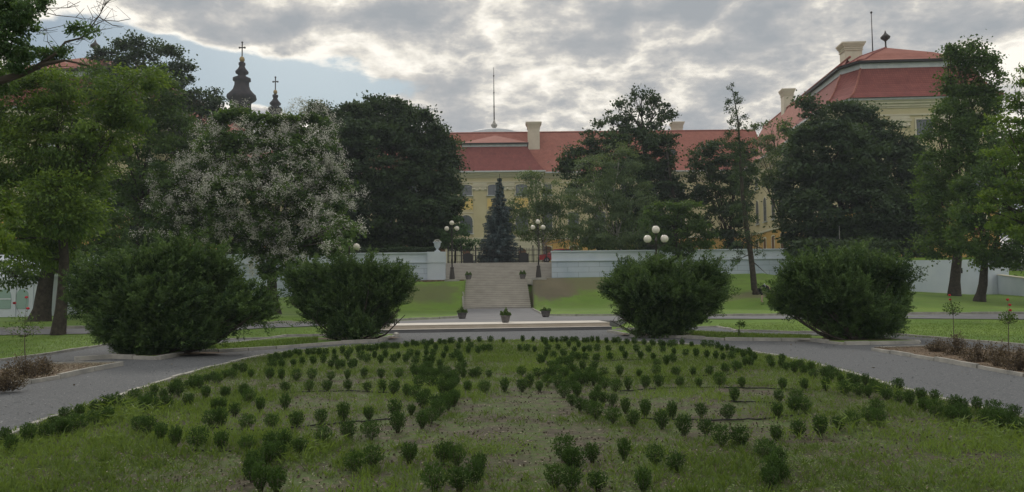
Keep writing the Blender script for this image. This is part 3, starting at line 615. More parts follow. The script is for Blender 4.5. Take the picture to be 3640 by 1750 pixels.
# --- side wings and end pavilions (Mx = frame, xc = axis of the wing)
def pavilion(Mx, xc, s):
    """s=+1: the court lies to the left of this wing"""
    X = lambda v: xc+(v-42.75)*s
    def box(mb, a, b, *r_): mb.box(min(X(a),X(b)), max(X(a),X(b)), *r_)
    fp = [(35,89),(50.5,89),(52.1,92),(52.1,106),(33.4,106),(33.4,92)]; fpx = [(X(a), b) for a, b in fp]
    if s < 0: fpx = fpx[::-1]
    w = MB(Mx); w.prism(fpx, ZB, ZE); box(w, 35.2, 50.3, 105.5, 141.5, ZB, ZE-0.01); part(w, 'wing_wall', 'cream')
    w = MB(Mx); cx, cy = X(42.75), 97.5
    w.prism([(cx+(p[0]-cx)*1.01, cy+(p[1]-cy)*1.015) for p in fpx], ZG-3, ZB-0.25); box(w, 35.0, 50.5, 105.5, 141.5, ZG-3, ZB-0.26); part(w, 'wing_basement', 'orange')
    c = MB(Mx); cornice(c, fpx, ZE+0.004, EAVE); cornice(c, fpx, ZB, [(0.35,-0.25,0.1)])
    for o_, a, b in EAVE: box(c, 35.2-o_, 35.2, 106.8, 141, ZE+a, ZE+b)
    box(c, 34.8, 35.2, 106.5, 141.5, ZB-0.25, ZB+0.1); part(c, 'wing_cornice', 'cream2')
    g_ = MB(Mx); cornice(g_, fpx, ZE, [(1.0,-0.1,0.14)]); box(g_, 34.15, 34.4, 107, 140.8, ZE-0.1, ZE+0.14); part(g_, 'gutter', 'metal')
    # mansard rings
    def ring(o_, z):
        f0 = 34.5-0.0; return [(X(35+o_*0.9), 89+o_, z),(X(50.5-o_*0.9), 89+o_, z),(X(52.1-o_), 92+o_*0.6, z),(X(52.1-o_), 106-o_*0.6, z),(X(50.5-o_*0.9), 107-o_, z),(X(35+o_*0.9), 107-o_, z),(X(33.4+o_), 106-o_*0.6, z),(X(33.4+o_), 92+o_*0.6, z)]
    zT = 27.75; lv = [(-0.9,ZE+0.14),(-0.15,ZE+0.9),(0.55,ZE+2.0),(1.1,ZE+3.2),(1.55,zT)]
    vs = []; fs = []
    for i, (o_, z) in enumerate(lv): vs += ring(o_, z)
    for i in range(len(lv)-1):
        for k in range(8): q = (i*8+k, i*8+(k+1)%8, i*8+8+(k+1)%8, i*8+8+k); fs.append(q if s > 0 else q[::-1])
    m_ = MB(Mx); m_.add(vs, fs); part(m_, 'mansard_roof', 'tiledark')
    rt = MB(Mx)
    for k in (0, 7, 1): rt = MB(Mx); rt.tube([vs[i*8+k] for i in range(len(lv))], 0.13, 6); part(rt, 'hip_tiles', 'tile')
    def slab(o_, za, zb, m, nm):
        q = ring(o_, 0); q = [(p[0], p[1]) for p in q]; q = q if s > 0 else q[::-1]; k = MB(Mx); k.prism(q, za, zb); return part(k, nm, m)
    slab(1.5, zT, zT+0.62, 'metal', 'roof_band'); slab(1.05, zT+0.62, zT+0.86, 'black', 'upper_eave')
    u_ = MB(Mx); lv = [(1.0,zT+0.87),(2.6,zT+1.45),(4.6,zT+2.7)]; vs = []; fs = []
    for o_, z in lv: vs += ring(o_, z)
    for i in range(2):
        for k in range(8): q = (i*8+k, i*8+(k+1)%8, i*8+8+(k+1)%8, i*8+8+k); fs.append(q if s > 0 else q[::-1])
    ap = (X(42.4), 97.6, 32.4); vs.append(ap)
    for k in range(8): q = (16+k, 16+(k+1)%8, 24); fs.append(q if s > 0 else q[::-1])
    u_.add(vs, fs); up = part(u_, 'upper_roof', 'tile')
    rt = MB(Mx)
    for k in (0, 7): rt = MB(Mx); rt.tube([vs[k], vs[8+k], vs[16+k], ap], 0.12, 6); rt.build('hip_tiles', M['tiledark'], up)
    f = MB(Mx); f.lathe([(0.16,0),(0.1,0.3),(0.1,0.9),(0.3,1.1),(0.55,1.3),(0.6,1.5),(0.35,1.75),(0.15,1.95),(0.05,2.3)], (ap[0],ap[1],ap[2]-0.1), 12); f.build('finial', M['lampiron'], up)
    # wing roof
    xr = 40.3; pr = [(34.2,ZE+0.12),(35.4,ZE+1.3),(36.8,ZE+3.4),(xr,ZR+0.3),(45.8,ZE+3.4),(51,ZE+0.12)]
    vs = [(X(a), 105, z) for a, z in pr]+[(X(a), 149, z) for a, z in pr]; n = len(pr)
    k_ = MB(Mx); k_.add(vs, [((i,i+1,n+i+1,n+i)[::s]) for i in range(n-1)]); rr = part(k_, 'wing_roof', 'tile')
    rt = MB(Mx); rt.tube([(X(xr),104,ZR+0.33),(X(xr),149,ZR+0.33)], 0.17, 6); rt.build('ridge_tiles', M['tile'], rr)
    for y in np.arange(110, 140, 5.0):
        if s > 0:
            window(Mx, X(35.2), y, 19.3, 1.75, 1.95, 'rect', 1); window(Mx, X(35.2), y, 13.1, 1.8, 4.1, 'arch', 1); window(Mx, X(35.0), y, 7.4, 1.5, 2.9, 'seg', 1, pm='shutter', sill=False)
    for x in (37.2, 42.75, 48.3):
        window(Mx, X(x), 89, 19.2, 1.8, 1.95, 'rect')
        if s > 0: window(Mx, X(x), 89, 12.7, 2.0, 3.9, 'arch'); window(Mx, X(x), 88.85, 7.6, 1.5, 2.4, 'seg', pm='shutter', sill=False)
    for x in (40.0, 45.5):
        p_ = MB(Mx); x_ = X(x); p_.box(x_-1.0, x_+1.0, 88.8, 89, ZB+0.12, 20.6); q = part(p_, 'pilaster', 'cream')
        c = MB(Mx); c.box(x_-1.15,x_+1.15,88.72,89,20.2,20.36); c.box(x_-1.1,x_+1.1,88.76,89,20.37,20.95); c.box(x_-1.25,x_+1.25,88.65,89,20.95,21.2); c.box(x_-1.1,x_+1.1,88.8,89,21.25,21.6)
        for t_ in (-1,1): c.sphere((x_+t_*0.85,88.68,20.4), 0.24, 8, 6)
        c.build('capital', M['cream2'], q)
pavilion(ROT, 42.75, 1)
pavilion(I4, -53.6, -1)
def inv(px, Y): return (ROT.inverted() @ P(px, 500, Y))
a = inv(2803, 134); chimney(ROT, a.x, a.y, ZE+6, P(2803,318,134).z, 2.1)
a = inv(3036, 107.6); chimney(ROT, a.x, a.y, ZE+5.5, P(3036,155,107.6).z, 2.9, 2.4)
a = P(2893,366,109); aa = ROT.inverted() @ a; dormer(ROT, 37.2, aa.y, ZE+4.0, 1)
a = P(2790,430,126); aa = ROT.inverted() @ a; dormer(ROT, 37.2, aa.y, ZE+4.0, 1)
f = MB(); a = P(3103,200,104); b = P(3097,45,104); f.tube([a-Vector((0,0,1)), b], [0.09,0.05], 6); f.sphere(b, 0.16, 8, 6); f.build('aerial', M['lampiron'], palace)
f = MB(); a = P(1925,612,140.2); f.tube([a, a+Vector((0.1,-0.3,-0.8)), a+Vector((-0.55,0.1,-1.6)), a+Vector((-0.55,0.1,-15))], 0.11, 6); f.build('downpipe', M['lampiron'], palace)
a = P(2672,830,137); f = MB(); f.tube([a, a-Vector((0,0,6.5))], 0.09, 6); f.build('downpipe', M['shutter'], palace)
# ============================================================ CHURCH
ch = thing('church', 'church with two dark onion spires and crosses rising behind the left trees', 'church', (-72,205,4.3))
def spire(px, ox, oy, cx, prof, Y, cross, ball):
    s = 1/1.376; c = P(ox+cx*s, oy+cross[0]*s, Y); k = s/F*Y
    Z = lambda zy: P(ox+cx*s, oy+zy*s, Y).z
    m = MB(); m.lathe([(r_*k, Z(y)-Z(prof[-1][0])) for y, r_ in prof[::-1]], (c.x, Y, Z(prof[-1][0])), 12, True); sp = m.build('spire', M['copper'], ch)
    m = MB(); m.sphere((c.x, Y, Z(ball[0])), ball[1]*k, 14, 10, (1,1,1.2)); m.build('gilt_ball', M['gilt'], sp)
    m = MB(); z0, z1 = Z(cross[1]), Z(cross[0]); h = z1-z0; zz = z0+h*0.62
    m.box(c.x-0.13, c.x+0.13, Y-0.1, Y+0.1, z0-0.3, z1); m.box(c.x-h*0.17, c.x+h*0.17, Y-0.11, Y+0.11, zz, zz+0.26)
    for q in ((c.x-h*0.17,zz+0.13),(c.x+h*0.17,zz+0.13),(c.x,z1)): m.sphere((q[0],Y,q[1]), 0.27, 8, 6)
    m.build('cross', M['lampiron'], sp)
    zb = Z(prof[-1][0]); r_ = prof[-1][1]*k*1.02; m = MB(); m.box(c.x-r_, c.x+r_, Y-r_, Y+r_, 3, zb-2.2); m.box(c.x-r_-0.3, c.x+r_+0.3, Y-r_-0.3, Y+r_+0.3, zb-2.2, zb-1.8); m.box(c.x-r_*0.9, c.x+r_*0.9, Y-r_*0.9, Y+r_*0.9, zb-1.8, zb+0.1); m.build('tower', M['cream2'], ch)
spire(860, 0, 0, 1185, [(302,4),(308,16),(318,17),(325,13),(338,20),(352,32),(360,31),(368,17),(376,24),(384,43),(396,44),(401,35),(420,36),(440,43),(455,56),(468,70),(480,73),(490,66),(502,48),(512,46),(560,46)], 200, (208,282), (292,13))
spire(978, 900, 150, 109, [(254,5),(260,14),(268,14),(276,10),(288,17),(300,28),(306,27),(313,16),(320,30),(330,36),(338,30),(350,28),(366,32),(420,32)], 214, (172,236), (245,10))
m = MB(); m.box(-84,-58,204,228,3,18); m.build('nave_wall', M['cream2'], ch)
m = MB(); m.add([(-85,203,18),(-57,203,18),(-57,229,18),(-85,229,18),(-80,216,25),(-62,216,25)], [(0,1,5,4),(1,2,5),(2,3,4,5),(3,0,4)]); m.build('nave_roof', M['tile'], ch)
# ============================================================ TREES
LM = {
 'dark': leafmat('leaf_dark_green', (0.024,0.046,0.028), (0.074,0.120,0.056), 0.28),
 'mid': leafmat('leaf_mid_green', (0.034,0.072,0.027), (0.105,0.175,0.048), 0.35),
 'light': leafmat('leaf_light_green', (0.046,0.095,0.024), (0.145,0.225,0.042), 0.38),
 'teal': leafmat('leaf_teal_green', (0.045,0.095,0.045), (0.11,0.19,0.08), 0.35),
 'birch': leafmat('leaf_birch', (0.065,0.105,0.055), (0.14,0.20,0.095), 0.35),
 'spruce': leafmat('needle_blue', (0.055,0.085,0.095), (0.15,0.20,0.215), 0.06),
 'yew': leafmat('needle_yew', (0.018,0.046,0.022), (0.125,0.205,0.065), 0.25),
 'box': leafmat('leaf_boxwood', (0.020,0.046,0.014), (0.066,0.125,0.032), 0.22),
 'petal': leafmat('catalpa_petal', (0.36,0.36,0.32), (0.64,0.64,0.58), 0.0),
 'weed': leafmat('weed_blade', (0.060,0.100,0.025), (0.16,0.24,0.065), 0.35),
 'dry': leafmat('dry_leaf', (0.060,0.046,0.034), (0.155,0.122,0.085), 0.15),
 'straw': leafmat('straw_bits', (0.16,0.14,0.09), (0.34,0.31,0.23), 0.0),
 'hedge': leafmat('leaf_hedge', (0.024,0.044,0.022), (0.055,0.090,0.042), 0.1),
 'red': leafmat('petal_red', (0.35,0.015,0.03), (0.6,0.05,0.07), 0.0),
}
def bend(p0, p1, k=4, amp=0.08):
    p0 = Vector(p0); p1 = Vector(p1); L = (p1-p0).length; out = [p0]
    o = Vector((random.uniform(-1,1), random.uniform(-1,1), random.uniform(-0.3,0.6)))*L*amp
    for i in range(1, k): t = i/k; out.append(p0.lerp(p1, t)+o*math.sin(math.pi*t)+Vector((random.uniform(-1,1), random.uniform(-1,1), 0))*L*amp*0.25)
    return out+[p1]
def trunk_mesh(base, B, r, fork, lean=None, sub=3):
    """tapered trunk with flare, limbs to the blobs and side branches"""
    mb = MB(); base = Vector(base); top = Vector(fork); pts = bend(base, top, 5, 0.03)
    n = len(pts); rad = [r*(1-0.38*i/(n-1)) for i in range(n)]
    pts = [base-Vector((0,0,0.25))]+[base+Vector((0,0,0.12))]+pts[1:]; rad = [r*1.5, r*1.2]+rad[1:]
    mb.tube(pts, rad, 9)
    for b in B:
        c = Vector(b[:3]); rr = max(b[3:6]); k = min(1.0, 0.35+0.65*rr/4.0)
        st_ = top if c.z > top.z else base.lerp(top, max(0.45, (c.z-base.z)/(top.z-base.z+1e-6)))
        l = bend(st_, c, 5, 0.09); kk = 0.55 if len(B) < 9 else 0.34; mb.tube(l, [r*kk*k*(1-0.75*i/5)+0.012 for i in range(6)], 6)
        for _ in range(sub):
            d = Vector(rdir(1)[0]); d.z = abs(d.z)*0.8+0.1
            s = l[random.choice((2,3,4))]; e = c+Vector((d.x*b[3], d.y*b[4], d.z*b[5]))*0.92
            mb.tube(bend(s, e, 4, 0.1), [r*0.22*k, r*0.16*k, r*0.1*k, r*0.07*k, 0.012], 5)
    return mb
def blobs_px(L, Y, deep=0.85):
    B = []
    for b in L:
        cx, cy, rx, ry = b[:4]; dy = b[4] if len(b) > 4 else random.uniform(-0.6, 0.6)
        yy = Y+dy; c = P(cx, cy, yy); s = yy/F; B.append((c.x, yy, c.z, rx*s, (rx+ry)/2*s*deep, ry*s))
    return B
def foliage(B, dens, cr, per, ls, lw, m, name, parent, inner=0.25, flat=0.45, hang=0.0, up=0.9, jit=0.9, aspect=None):
    per = int(per*3.4); dens = dens*0.95; ls = ls*0.88; lw = lw*1.0
    cs, os_ = clumps(B, dens, inner)
    p, o, tnt = fill(cs, os_, cr, per, flat); n = len(p)
    d = unit(o*0.8+rdir(n)*jit+np.array([0,0,-hang])); nr = unit(rdir(n)*0.8+np.array([0,0,up])+o*0.5)
    t = np.clip(0.08+0.75*tnt+rng.normal(size=n)*0.14, 0, 1); sc = rng.uniform(0.65, 1.3, n)
    return leaf_obj(name, p, d, nr, ls*sc, lw*sc, t, m, parent), cs, os_
def tree(name, label, base, L, Y, lm, r=0.3, fork=None, dens=1.6, cr=0.9, per=40, ls=0.3, lw=0.16, bark='bark', group=None, sub=3, cat='tree', **k):
    b = hit(*base) if len(base) == 2 else Vector(base)
    t = thing(name, label, cat, b, group); B = blobs_px(L, Y)
    if fork is None: zc = min(x[2]-x[5]*0.5 for x in B); fork = (b.x*0.6+sum(x[0] for x in B)/len(B)*0.4, b.y, max(b.z+1.5, min(zc, b.z+5)))
    elif len(fork) == 2: fork = P(fork[0], fork[1], b.y)
    trunk_mesh(b, B, r, fork, sub=sub).build('trunk', M[bark], t)
    f, cs, os_ = foliage(B, dens, cr, per, ls, lw, LM[lm], 'crown', t, **k)
    return t, B, cs, os_
TZ = TER
# --- terrace trees, from the left
tree('chestnut_tree', 'tall dark broadleaf tree with open spreading crown beside the left pavilion roof', (P(540,0,92).x,92,TZ),
     [(480,205,75,60),(395,215,60,45),(560,215,80,60),(610,285,65,45),(520,290,80,55),(420,270,60,45),(640,225,35,28),(500,360,120,70),(480,145,35,22)], 92, 'dark', 0.4, dens=0.62, cr=1.0, per=30, ls=0.40, lw=0.24, inner=0.2)
tree('broadleaf_tree', 'dark rounded treetop just left of the large church spire', (P(730,0,96).x,96,TZ),
     [(720,360,70,45),(665,400,55,55),(780,400,55,50),(720,430,90,60),(700,520,110,70),(620,380,40,50)], 96, 'dark', 0.35, dens=0.75, cr=1.0, per=30, ls=0.4, lw=0.24)
tree('chestnut_tree', 'massive dark green chestnut with domed crown left of the palace centre', (P(1330,0,82).x,82,TZ),
     [(1370,440,120,85),(1260,450,120,80),(1180,470,70,55),(1460,480,110,75),(1180,580,130,120),(1330,600,170,150,-3),(1490,590,110,130),(1560,560,60,90),(1580,680,55,110),(1480,730,130,130,-2),(1300,760,180,120,-3),(1170,740,120,130),(1560,780,60,60),(1380,400,70,40),(1150,410,50,35),(1250,840,140,55),(1420,850,150,50),(1550,850,50,40)], 82, 'dark', 0.6,
     dens=1.4, cr=1.0, per=40, ls=0.36, lw=0.22, inner=0.3)
tree('birch_tree', 'small leafy tree behind the left end of the white wall beside the lamp', (P(1610,0,78.5).x,78.5,TZ),
     [(1610,850,45,38),(1650,850,38,35),(1580,835,30,30),(1625,800,35,28),(1660,880,20,20)], 78.5, 'teal', 0.14, dens=1.6, cr=0.6, per=36, ls=0.24, lw=0.13)
tree('broadleaf_tree', 'dark low-branching tree mass behind the left white wall and the forked trunk', (P(430,0,76).x,76,TZ),
     [(230,790,120,90),(430,800,130,90),(620,790,110,90),(330,700,110,80),(540,700,110,80),(120,880,80,50),(700,860,70,40),(750,780,60,70)], 76, 'dark', 0.4, dens=0.9, cr=1.0, per=30, ls=0.36, lw=0.22)
# weeping birch and its neighbours
def weeping(name, label, basexy, L, Y, strands, r, seed, lm='birch', ls=0.22, bark='birchbark'):
    t, B, cs, os_ = tree(name, label, basexy, L, Y, lm, r, dens=1.1, cr=0.75, per=30, ls=ls, lw=0.11, hang=1.0, jit=0.7, sub=4, bark=bark)
    pts = []; 
    for x, y0, y1, w in strands:
        n = int((y1-y0)*w*0.16)
        xs = x+rng.normal(size=n)*w*0.45; a = rng.random(n)
        # hanging strings of leaves
        k = max(2, int(w/5)); sx = x+rng.uniform(-w, w, k); sl = rng.uniform(0.55, 1.0, k); dyy = rng.uniform(-1.5, 1.5, k)
        for i in range(k):
            m_ = int((y1-y0)*sl[i]/2.0)
            for j in range(m_):
                f_ = j/m_; q = P(sx[i]+4*math.sin(f_*2+i), y0+(y1-y0)*sl[i]*f_, Y-1+dyy[i]); pts.append((q.x+rng.normal()*0.09, q.y+rng.normal()*0.12, q.z))
    p = np.array(pts); n = len(p); d = unit(rdir(n)*0.6+np.array([0,0,-1.3]))
    leaf_obj('hanging_branches', p, d, rdir(n), 0.26*rng.uniform(0.7,1.3,n), 0.12, rng.random(n)*0.8, LM[lm], t)
    return t
weeping('weeping_birch', 'weeping birch with hanging strands in front of the palace, right of the blue spruce', (P(1925,0,80.5).x,80.5,TZ),
    [(1880,650,35,35),(1860,720,45,55),(1930,700,60,60),(1990,720,60,60),(1860,800,55,55),(1940,790,60,60),(2010,790,55,60),(1830,770,35,40),(2030,850,60,40),(1900,640,18,22)], 80.5,
    [(1880,640,780,26),(1925,690,860,24),(1850,740,880,30),(1965,680,840,30),(1900,780,905,28),(2010,760,900,30),(2060,800,930,26),(1810,760,850,20)], 0.17, 1)
weeping('weeping_birch', 'large grey-green weeping birch whose strands hang over the right white wall', (P(2200,0,77).x,77,TZ),
    [(2110,620,70,70),(2200,580,75,60),(2250,700,70,90),(2140,720,90,90),(2180,820,110,70),(2090,800,70,70),(2270,820,60,60),(2060,690,45,50)], 77,
    [(2025,760,925,12),(2075,780,950,18),(2105,800,925,16),(2130,760,890,36),(2200,720,880,40),(2260,740,880,26),(2150,600,760,40)], 0.2, 2)
tree('chestnut_tree', 'tall chestnut with open see-through top above the palace roof, right of centre', (P(2300,0,88).x,88,TZ),
    [(2280,350,60,38),(2230,395,65,45),(2330,395,65,45),(2180,440,60,40),(2360,430,40,35),(2280,440,80,50)], 88, 'dark', 0.38, fork=(2285,470), dens=0.8, cr=0.6, per=15, ls=0.36, lw=0.2, inner=0.15, sub=7, flat=0.75, up=0.3)
tree('chestnut_tree', 'dense dark tree mass below the see-through treetop, right of the weeping birch', (P(2250,0,86).x,86,TZ),
    [(2260,520,95,60),(2330,560,60,75),(2200,540,70,55),(2310,660,75,90),(2230,650,110,90),(2330,780,90,90),(2380,700,40,60),(2130,500,50,40),(2060,560,50,45),(2250,850,150,50),(2050,620,50,50)], 86, 'dark', 0.4, dens=1.15, cr=1.0, per=36, ls=0.36, lw=0.22, inner=0.3)
tree('dead_tree', 'thin half-bare ivy-clad tree standing against the palace roof', (P(2375,0,84).x,84,TZ),
    [(2370,560,20,45),(2372,640,26,50),(2385,700,34,40),(2400,500,14,22),(2355,520,16,22)], 84, 'dark', 0.22, fork=(2370,540), dens=1.0, cr=0.5, per=24, ls=0.24, lw=0.15, sub=6)
tree('broadleaf_tree', 'dull green spreading tree before the palace corner, left of the thin conifer', (P(2600,0,84).x,84,TZ),
    [(2580,545,80,45),(2520,590,75,65),(2620,600,60,65),(2560,680,80,75),(2610,720,50,80),(2560,780,75,60),(2590,860,60,35),(2480,560,35,28),(2500,660,40,60)], 84, 'dark', 0.32, dens=0.9, cr=0.9, per=34, ls=0.34, lw=0.2)
tree('broadleaf_tree', 'thin-crowned tree before the right palace wing, right of the thin conifer', (P(2770,0,88).x,88,TZ),
    [(2740,460,60,35),(2700,500,45,45),(2790,510,55,50),(2740,580,70,60),(2800,640,45,60),(2715,630,40,45)], 88, 'birch', 0.25, dens=0.55, cr=0.8, per=28, ls=0.32, lw=0.18, inner=0.15, sub=5)
tree('chestnut_tree', 'huge dark spreading tree hiding the right pavilion of the palace', (P(2985,0,78).x,78,TZ),
    [(2955,448,90,58),(3015,415,75,48),(3080,470,90,60),(2875,510,65,55),(2950,560,150,120,-3),(3120,600,130,110),(2870,650,90,100),(3230,620,80,70),(3270,720,80,90),(3000,740,170,120,-3),(3150,770,130,100,-2),(2870,790,85,90),(2960,850,140,55),(3120,860,130,45),(3270,830,70,50),(2870,370,24,20),(2845,893,45,30,-11.5),(2950,890,80,28,-11.5),(3080,885,80,32,-11.5),(3220,540,50,40)], 78, 'dark', 0.5,
    fork=(2990,760), dens=1.4, cr=1.0, per=40, ls=0.36, lw=0.22, inner=0.3)
tree('broadleaf_tree', 'dark drooping tree behind the white wall between the parked car and the leaning trunk', (P(3190,0,76).x,76,TZ),
    [(3190,820,60,50),(3240,880,50,40),(3150,890,40,35),(3300,890,40,40)], 76, 'dark', 0.22, dens=1.0, cr=0.8, per=36, ls=0.3, lw=0.2)
# spruce
def spruce(name, label, base, top, w, m='spruce', whorls=22, trunkr=0.16, n=14):
    base = Vector(base); top = Vector(top); t = thing(name, label, 'tree', base); H = top.z-base.z
    mb = MB(); mb.tube([base-Vector((0,0,0.2)), base.lerp(top,0.5), top], [trunkr, trunkr*0.6, 0.02], 7); bt = MB(); C_ = []; D_ = []; L_ = []; T_ = []
    for i in range(whorls):
        f = i/whorls; z = base.z+0.35+f*(H-0.5); rr = w*((1-f)**0.8)*random.uniform(0.9,1.08)
        kn = max(5, int(n*(1-f)+4)); a0 = random.random()*6
        for k in range(kn):
            a = a0+2*math.pi*k/kn+random.uniform(-0.15,0.15); L = rr*random.uniform(0.55,1.22); c = base.lerp(top, (z-base.z)/H)
            tip = Vector((c.x+math.cos(a)*L, c.y+math.sin(a)*L, z-0.16*L+0.05)); s = Vector((c.x, c.y, z))
            bt.tube([s, s.lerp(tip, 0.5)-Vector((0,0,0.06*L)), tip], [0.03, 0.02, 0.008], 4)
            q = int(30+L*110); u_ = rng.random(q)**0.7; side = rng.normal(size=q)*0.30*(1.15-u_)*min(L,1.4); dr = np.array([math.cos(a), math.sin(a), 0]); sd_ = np.array([-math.sin(a), math.cos(a), 0])
            p = np.array(s)+dr*(u_*L)[:,None]+sd_*side[:,None]; p[:,2] -= 0.16*u_*L+np.abs(side)*0.25+rng.random(q)*0.34-0.08
            C_.append(p); D_.append(dr*0.8+sd_*np.sign(side)[:,None]*0.8+rng.normal(size=(q,3))*0.25); T_.append(rng.random(q)*0.55+u_*0.35)
    p = np.concatenate(C_); d = np.concatenate(D_); n_ = len(p)
    mb.build('trunk', M['bark'], t); bt.build('branches', M['bark'], t)
    leaf_obj('needles', p, d, rdir(n_), rng.uniform(0.14,0.28,n_), 0.07, np.concatenate(T_), LM[m], t)
    return t
spruce('blue_spruce', 'blue spruce with pointed top standing on the terrace at the head of the stairs', (P(1772,935,79).x,79,4.53), P(1776,618,79), 2.45)
# --- trees in front of the wall
t, B, cs, os_ = tree('catalpa_tree', 'big catalpa tree covered with white blossom, left of the lone globe lamp', (P(985,0,53).x,53,T(P(985,0,53).x,53)),
    [(1015,462,85,50),(920,468,80,55),(830,460,80,65),(1100,480,70,60),(900,560,130,90,-1),(1060,580,120,90,-2),(1140,600,50,60),(760,560,80,80),(1010,700,150,110,-2.5),(1140,690,90,90,-1),(860,700,130,100,-2),(720,680,90,90),(1185,790,58,60,-4),(1100,810,110,80,-2),(950,815,130,60,-2),(800,810,110,70,-1),(690,780,70,60),(1218,832,30,40,-8),(1050,872,90,30),(905,868,70,30),(640,710,70,60),(600,640,50,50),(600,800,60,50),(985,955,48,44,-3),(940,905,70,34,-2),(1040,925,40,30,-3),(1213,852,24,28,-8.5),(1130,870,80,50,-3)], 53, 'mid', 0.38,
    fork=(960,860), dens=2.1, cr=0.7, per=34, ls=0.26, lw=0.2, inner=0.3)
sel = (os_[:,1] < 0.35) & (os_[:,2] > -0.6) & (rng.random(len(cs)) < np.where((cs[:,0] < P(570,0,53).x) | ((cs[:,0] < P(980,0,53).x) & (cs[:,2] > P(900,575,53).z)), 0.15, 0.85))
fc, fo = cs[sel]+os_[sel]*0.42+np.array([0,-0.1,0.1]), os_[sel]; n = len(fc)
sub_ = (fc[:,None]+rng.normal(size=(n,5,3))*0.42).reshape(-1,3); sub_ = sub_[rng.random(len(sub_)) < 0.75]
q = rng.normal(size=(len(sub_),62,3))*np.array([0.15,0.15,0.15]); p = (sub_[:,None]+q).reshape(-1,3); nn_ = len(p)
leaf_obj('blossom', p, rdir(nn_), unit(rdir(nn_)+np.array([0,-0.4,0.6])), rng.uniform(0.055,0.085,nn_), rng.uniform(0.05,0.08,nn_), rng.random(nn_), LM['petal'], t)
tree('ash_tree', 'tree with dark forked trunk between the big left tree and the blossoming catalpa', (P(490,0,57).x,57,T(P(490,0,57).x,57)),
    [(520,330,110,80),(420,350,100,90),(580,430,90,70),(600,560,90,80),(460,470,120,100),(330,300,90,60),(560,700,90,80),(640,610,60,60),(400,620,110,100),(690,500,50,50),(350,460,110,90),(480,800,90,70),(430,830,90,60),(570,830,80,60),(640,760,60,60),(540,620,90,80),(470,900,90,40)], 57, 'mid', 0.30, fork=P(510,740,57), dens=1.3, cr=0.85, per=36, ls=0.28, lw=0.13, inner=0.35, sub=1, jit=0.7, hang=0.3)
tree('locust_tree', 'large feathery light green tree with brown trunk on the left lawn', (208,1190),
    [(150,330,120,80),(60,380,110,110),(260,420,120,90),(200,520,140,90),(330,520,80,60),(60,560,110,110),(240,640,110,70),(120,700,130,80),(30,720,80,120),(420,330,90,55),(500,270,60,40),(480,400,90,60),(330,600,70,50),(20,300,80,80),(220,300,60,40),(160,820,120,70),(260,800,80,60),(60,850,70,60,-2),(330,440,90,60),(400,480,80,60),(180,420,90,60),(90,480,90,60),(150,600,90,60),(290,700,80,60),(40,640,80,70),(210,905,80,30),(120,930,60,30),(210,780,80,60,-2),(120,800,70,60,-2),(290,760,60,60,-2),(190,690,90,70,-2)], 33, 'light', 0.25,
    fork=(222,740), dens=3.0, cr=0.6, per=40, ls=0.20, lw=0.075, inner=0.4, jit=0.6, hang=0.35, flat=0.45, up=0.9, sub=1)
tree('locust_tree', 'second tree at the far left with a thick nearly black trunk by the white marquee', (P(172,0,43).x,43,T(P(172,0,43).x,43)),
    [(90,840,130,80),(230,860,120,80),(330,800,110,80),(40,920,80,60),(180,780,120,80),(310,920,90,60),(100,640,150,110),(280,700,120,100),(400,880,60,60),(90,950,80,36),(30,985,60,32),(240,955,80,42,-4),(130,985,40,22),(330,965,60,36)], 43, 'mid', 0.50, fork=(175,930), dens=1.2, cr=0.7, per=36, ls=0.22, lw=0.09, hang=0.3, jit=0.7)
# near branch reaching in from the left, with bare twigs
nb = thing('overhanging_tree', 'near branch with bare twigs and dark leaves reaching across the top left corner', 'tree', (-9.6,10.5,0))
def pp_(L, Y): return [P(x, y, Y) for x, y in L]
mb = MB(); mb.tube([(-9.6,10.5,-0.2),(-9.5,10.7,2.2),(-9.2,11.2,3.7)]+pp_([(-200,350)],12), [0.3,0.24,0.18,0.13], 9)
mb.tube(pp_([(-200,350),(0,288),(80,262),(150,230),(230,215),(310,232)],12), [0.13,0.062,0.05,0.04,0.02,0.012], 7)
mb.tube(pp_([(-200,350),(-180,150),(-120,0),(-60,-120)],12), [0.12,0.1,0.07,0.05], 7)
mb.tube(pp_([(130,236),(200,190),(232,150),(290,135),(320,100),(350,60),(372,20),(385,-30)],12), [0.032,0.022,0.018,0.015,0.011,0.008,0.006,0.004], 5)
mb.tube(pp_([(-150,60),(0,80),(70,40),(110,-20)],12), [0.05,0.03,0.02,0.01], 5)
for a in ([(320,100),(370,72),(420,76),(460,68)],[(350,60),(400,90),(440,95)],[(290,135),(340,110),(400,100)],[(0,110),(80,105),(150,108),(230,90)],[(60,40),(140,40),(200,55),(270,62),(300,30)],[(110,10),(170,30),(240,28),(280,20)],[(200,190),(170,150),(165,100)],[(360,40),(372,0),(376,-20)],[(232,150),(250,180),(270,210)],[(150,228),(180,240),(230,238),(300,240)],[(372,20),(400,-10),(410,-40)],[(70,40),(150,-5),(160,-30)],[(320,100),(330,60),(310,20)]):
    mb.tube(pp_(a, 12+random.uniform(-0.4,0.4)), [0.008]+[0.006]*(len(a)-2)+[0.003], 4)
    for _ in range(3):
        i = random.randrange(len(a)-1); x, y = a[i]; mb.tube(pp_([(x,y),(x+random.uniform(-30,50),y+random.uniform(-45,25)),(x+random.uniform(-30,90),y+random.uniform(-60,10))], 12), [0.005,0.004,0.002], 4)
mb.build('branches', M['twig'], nb)
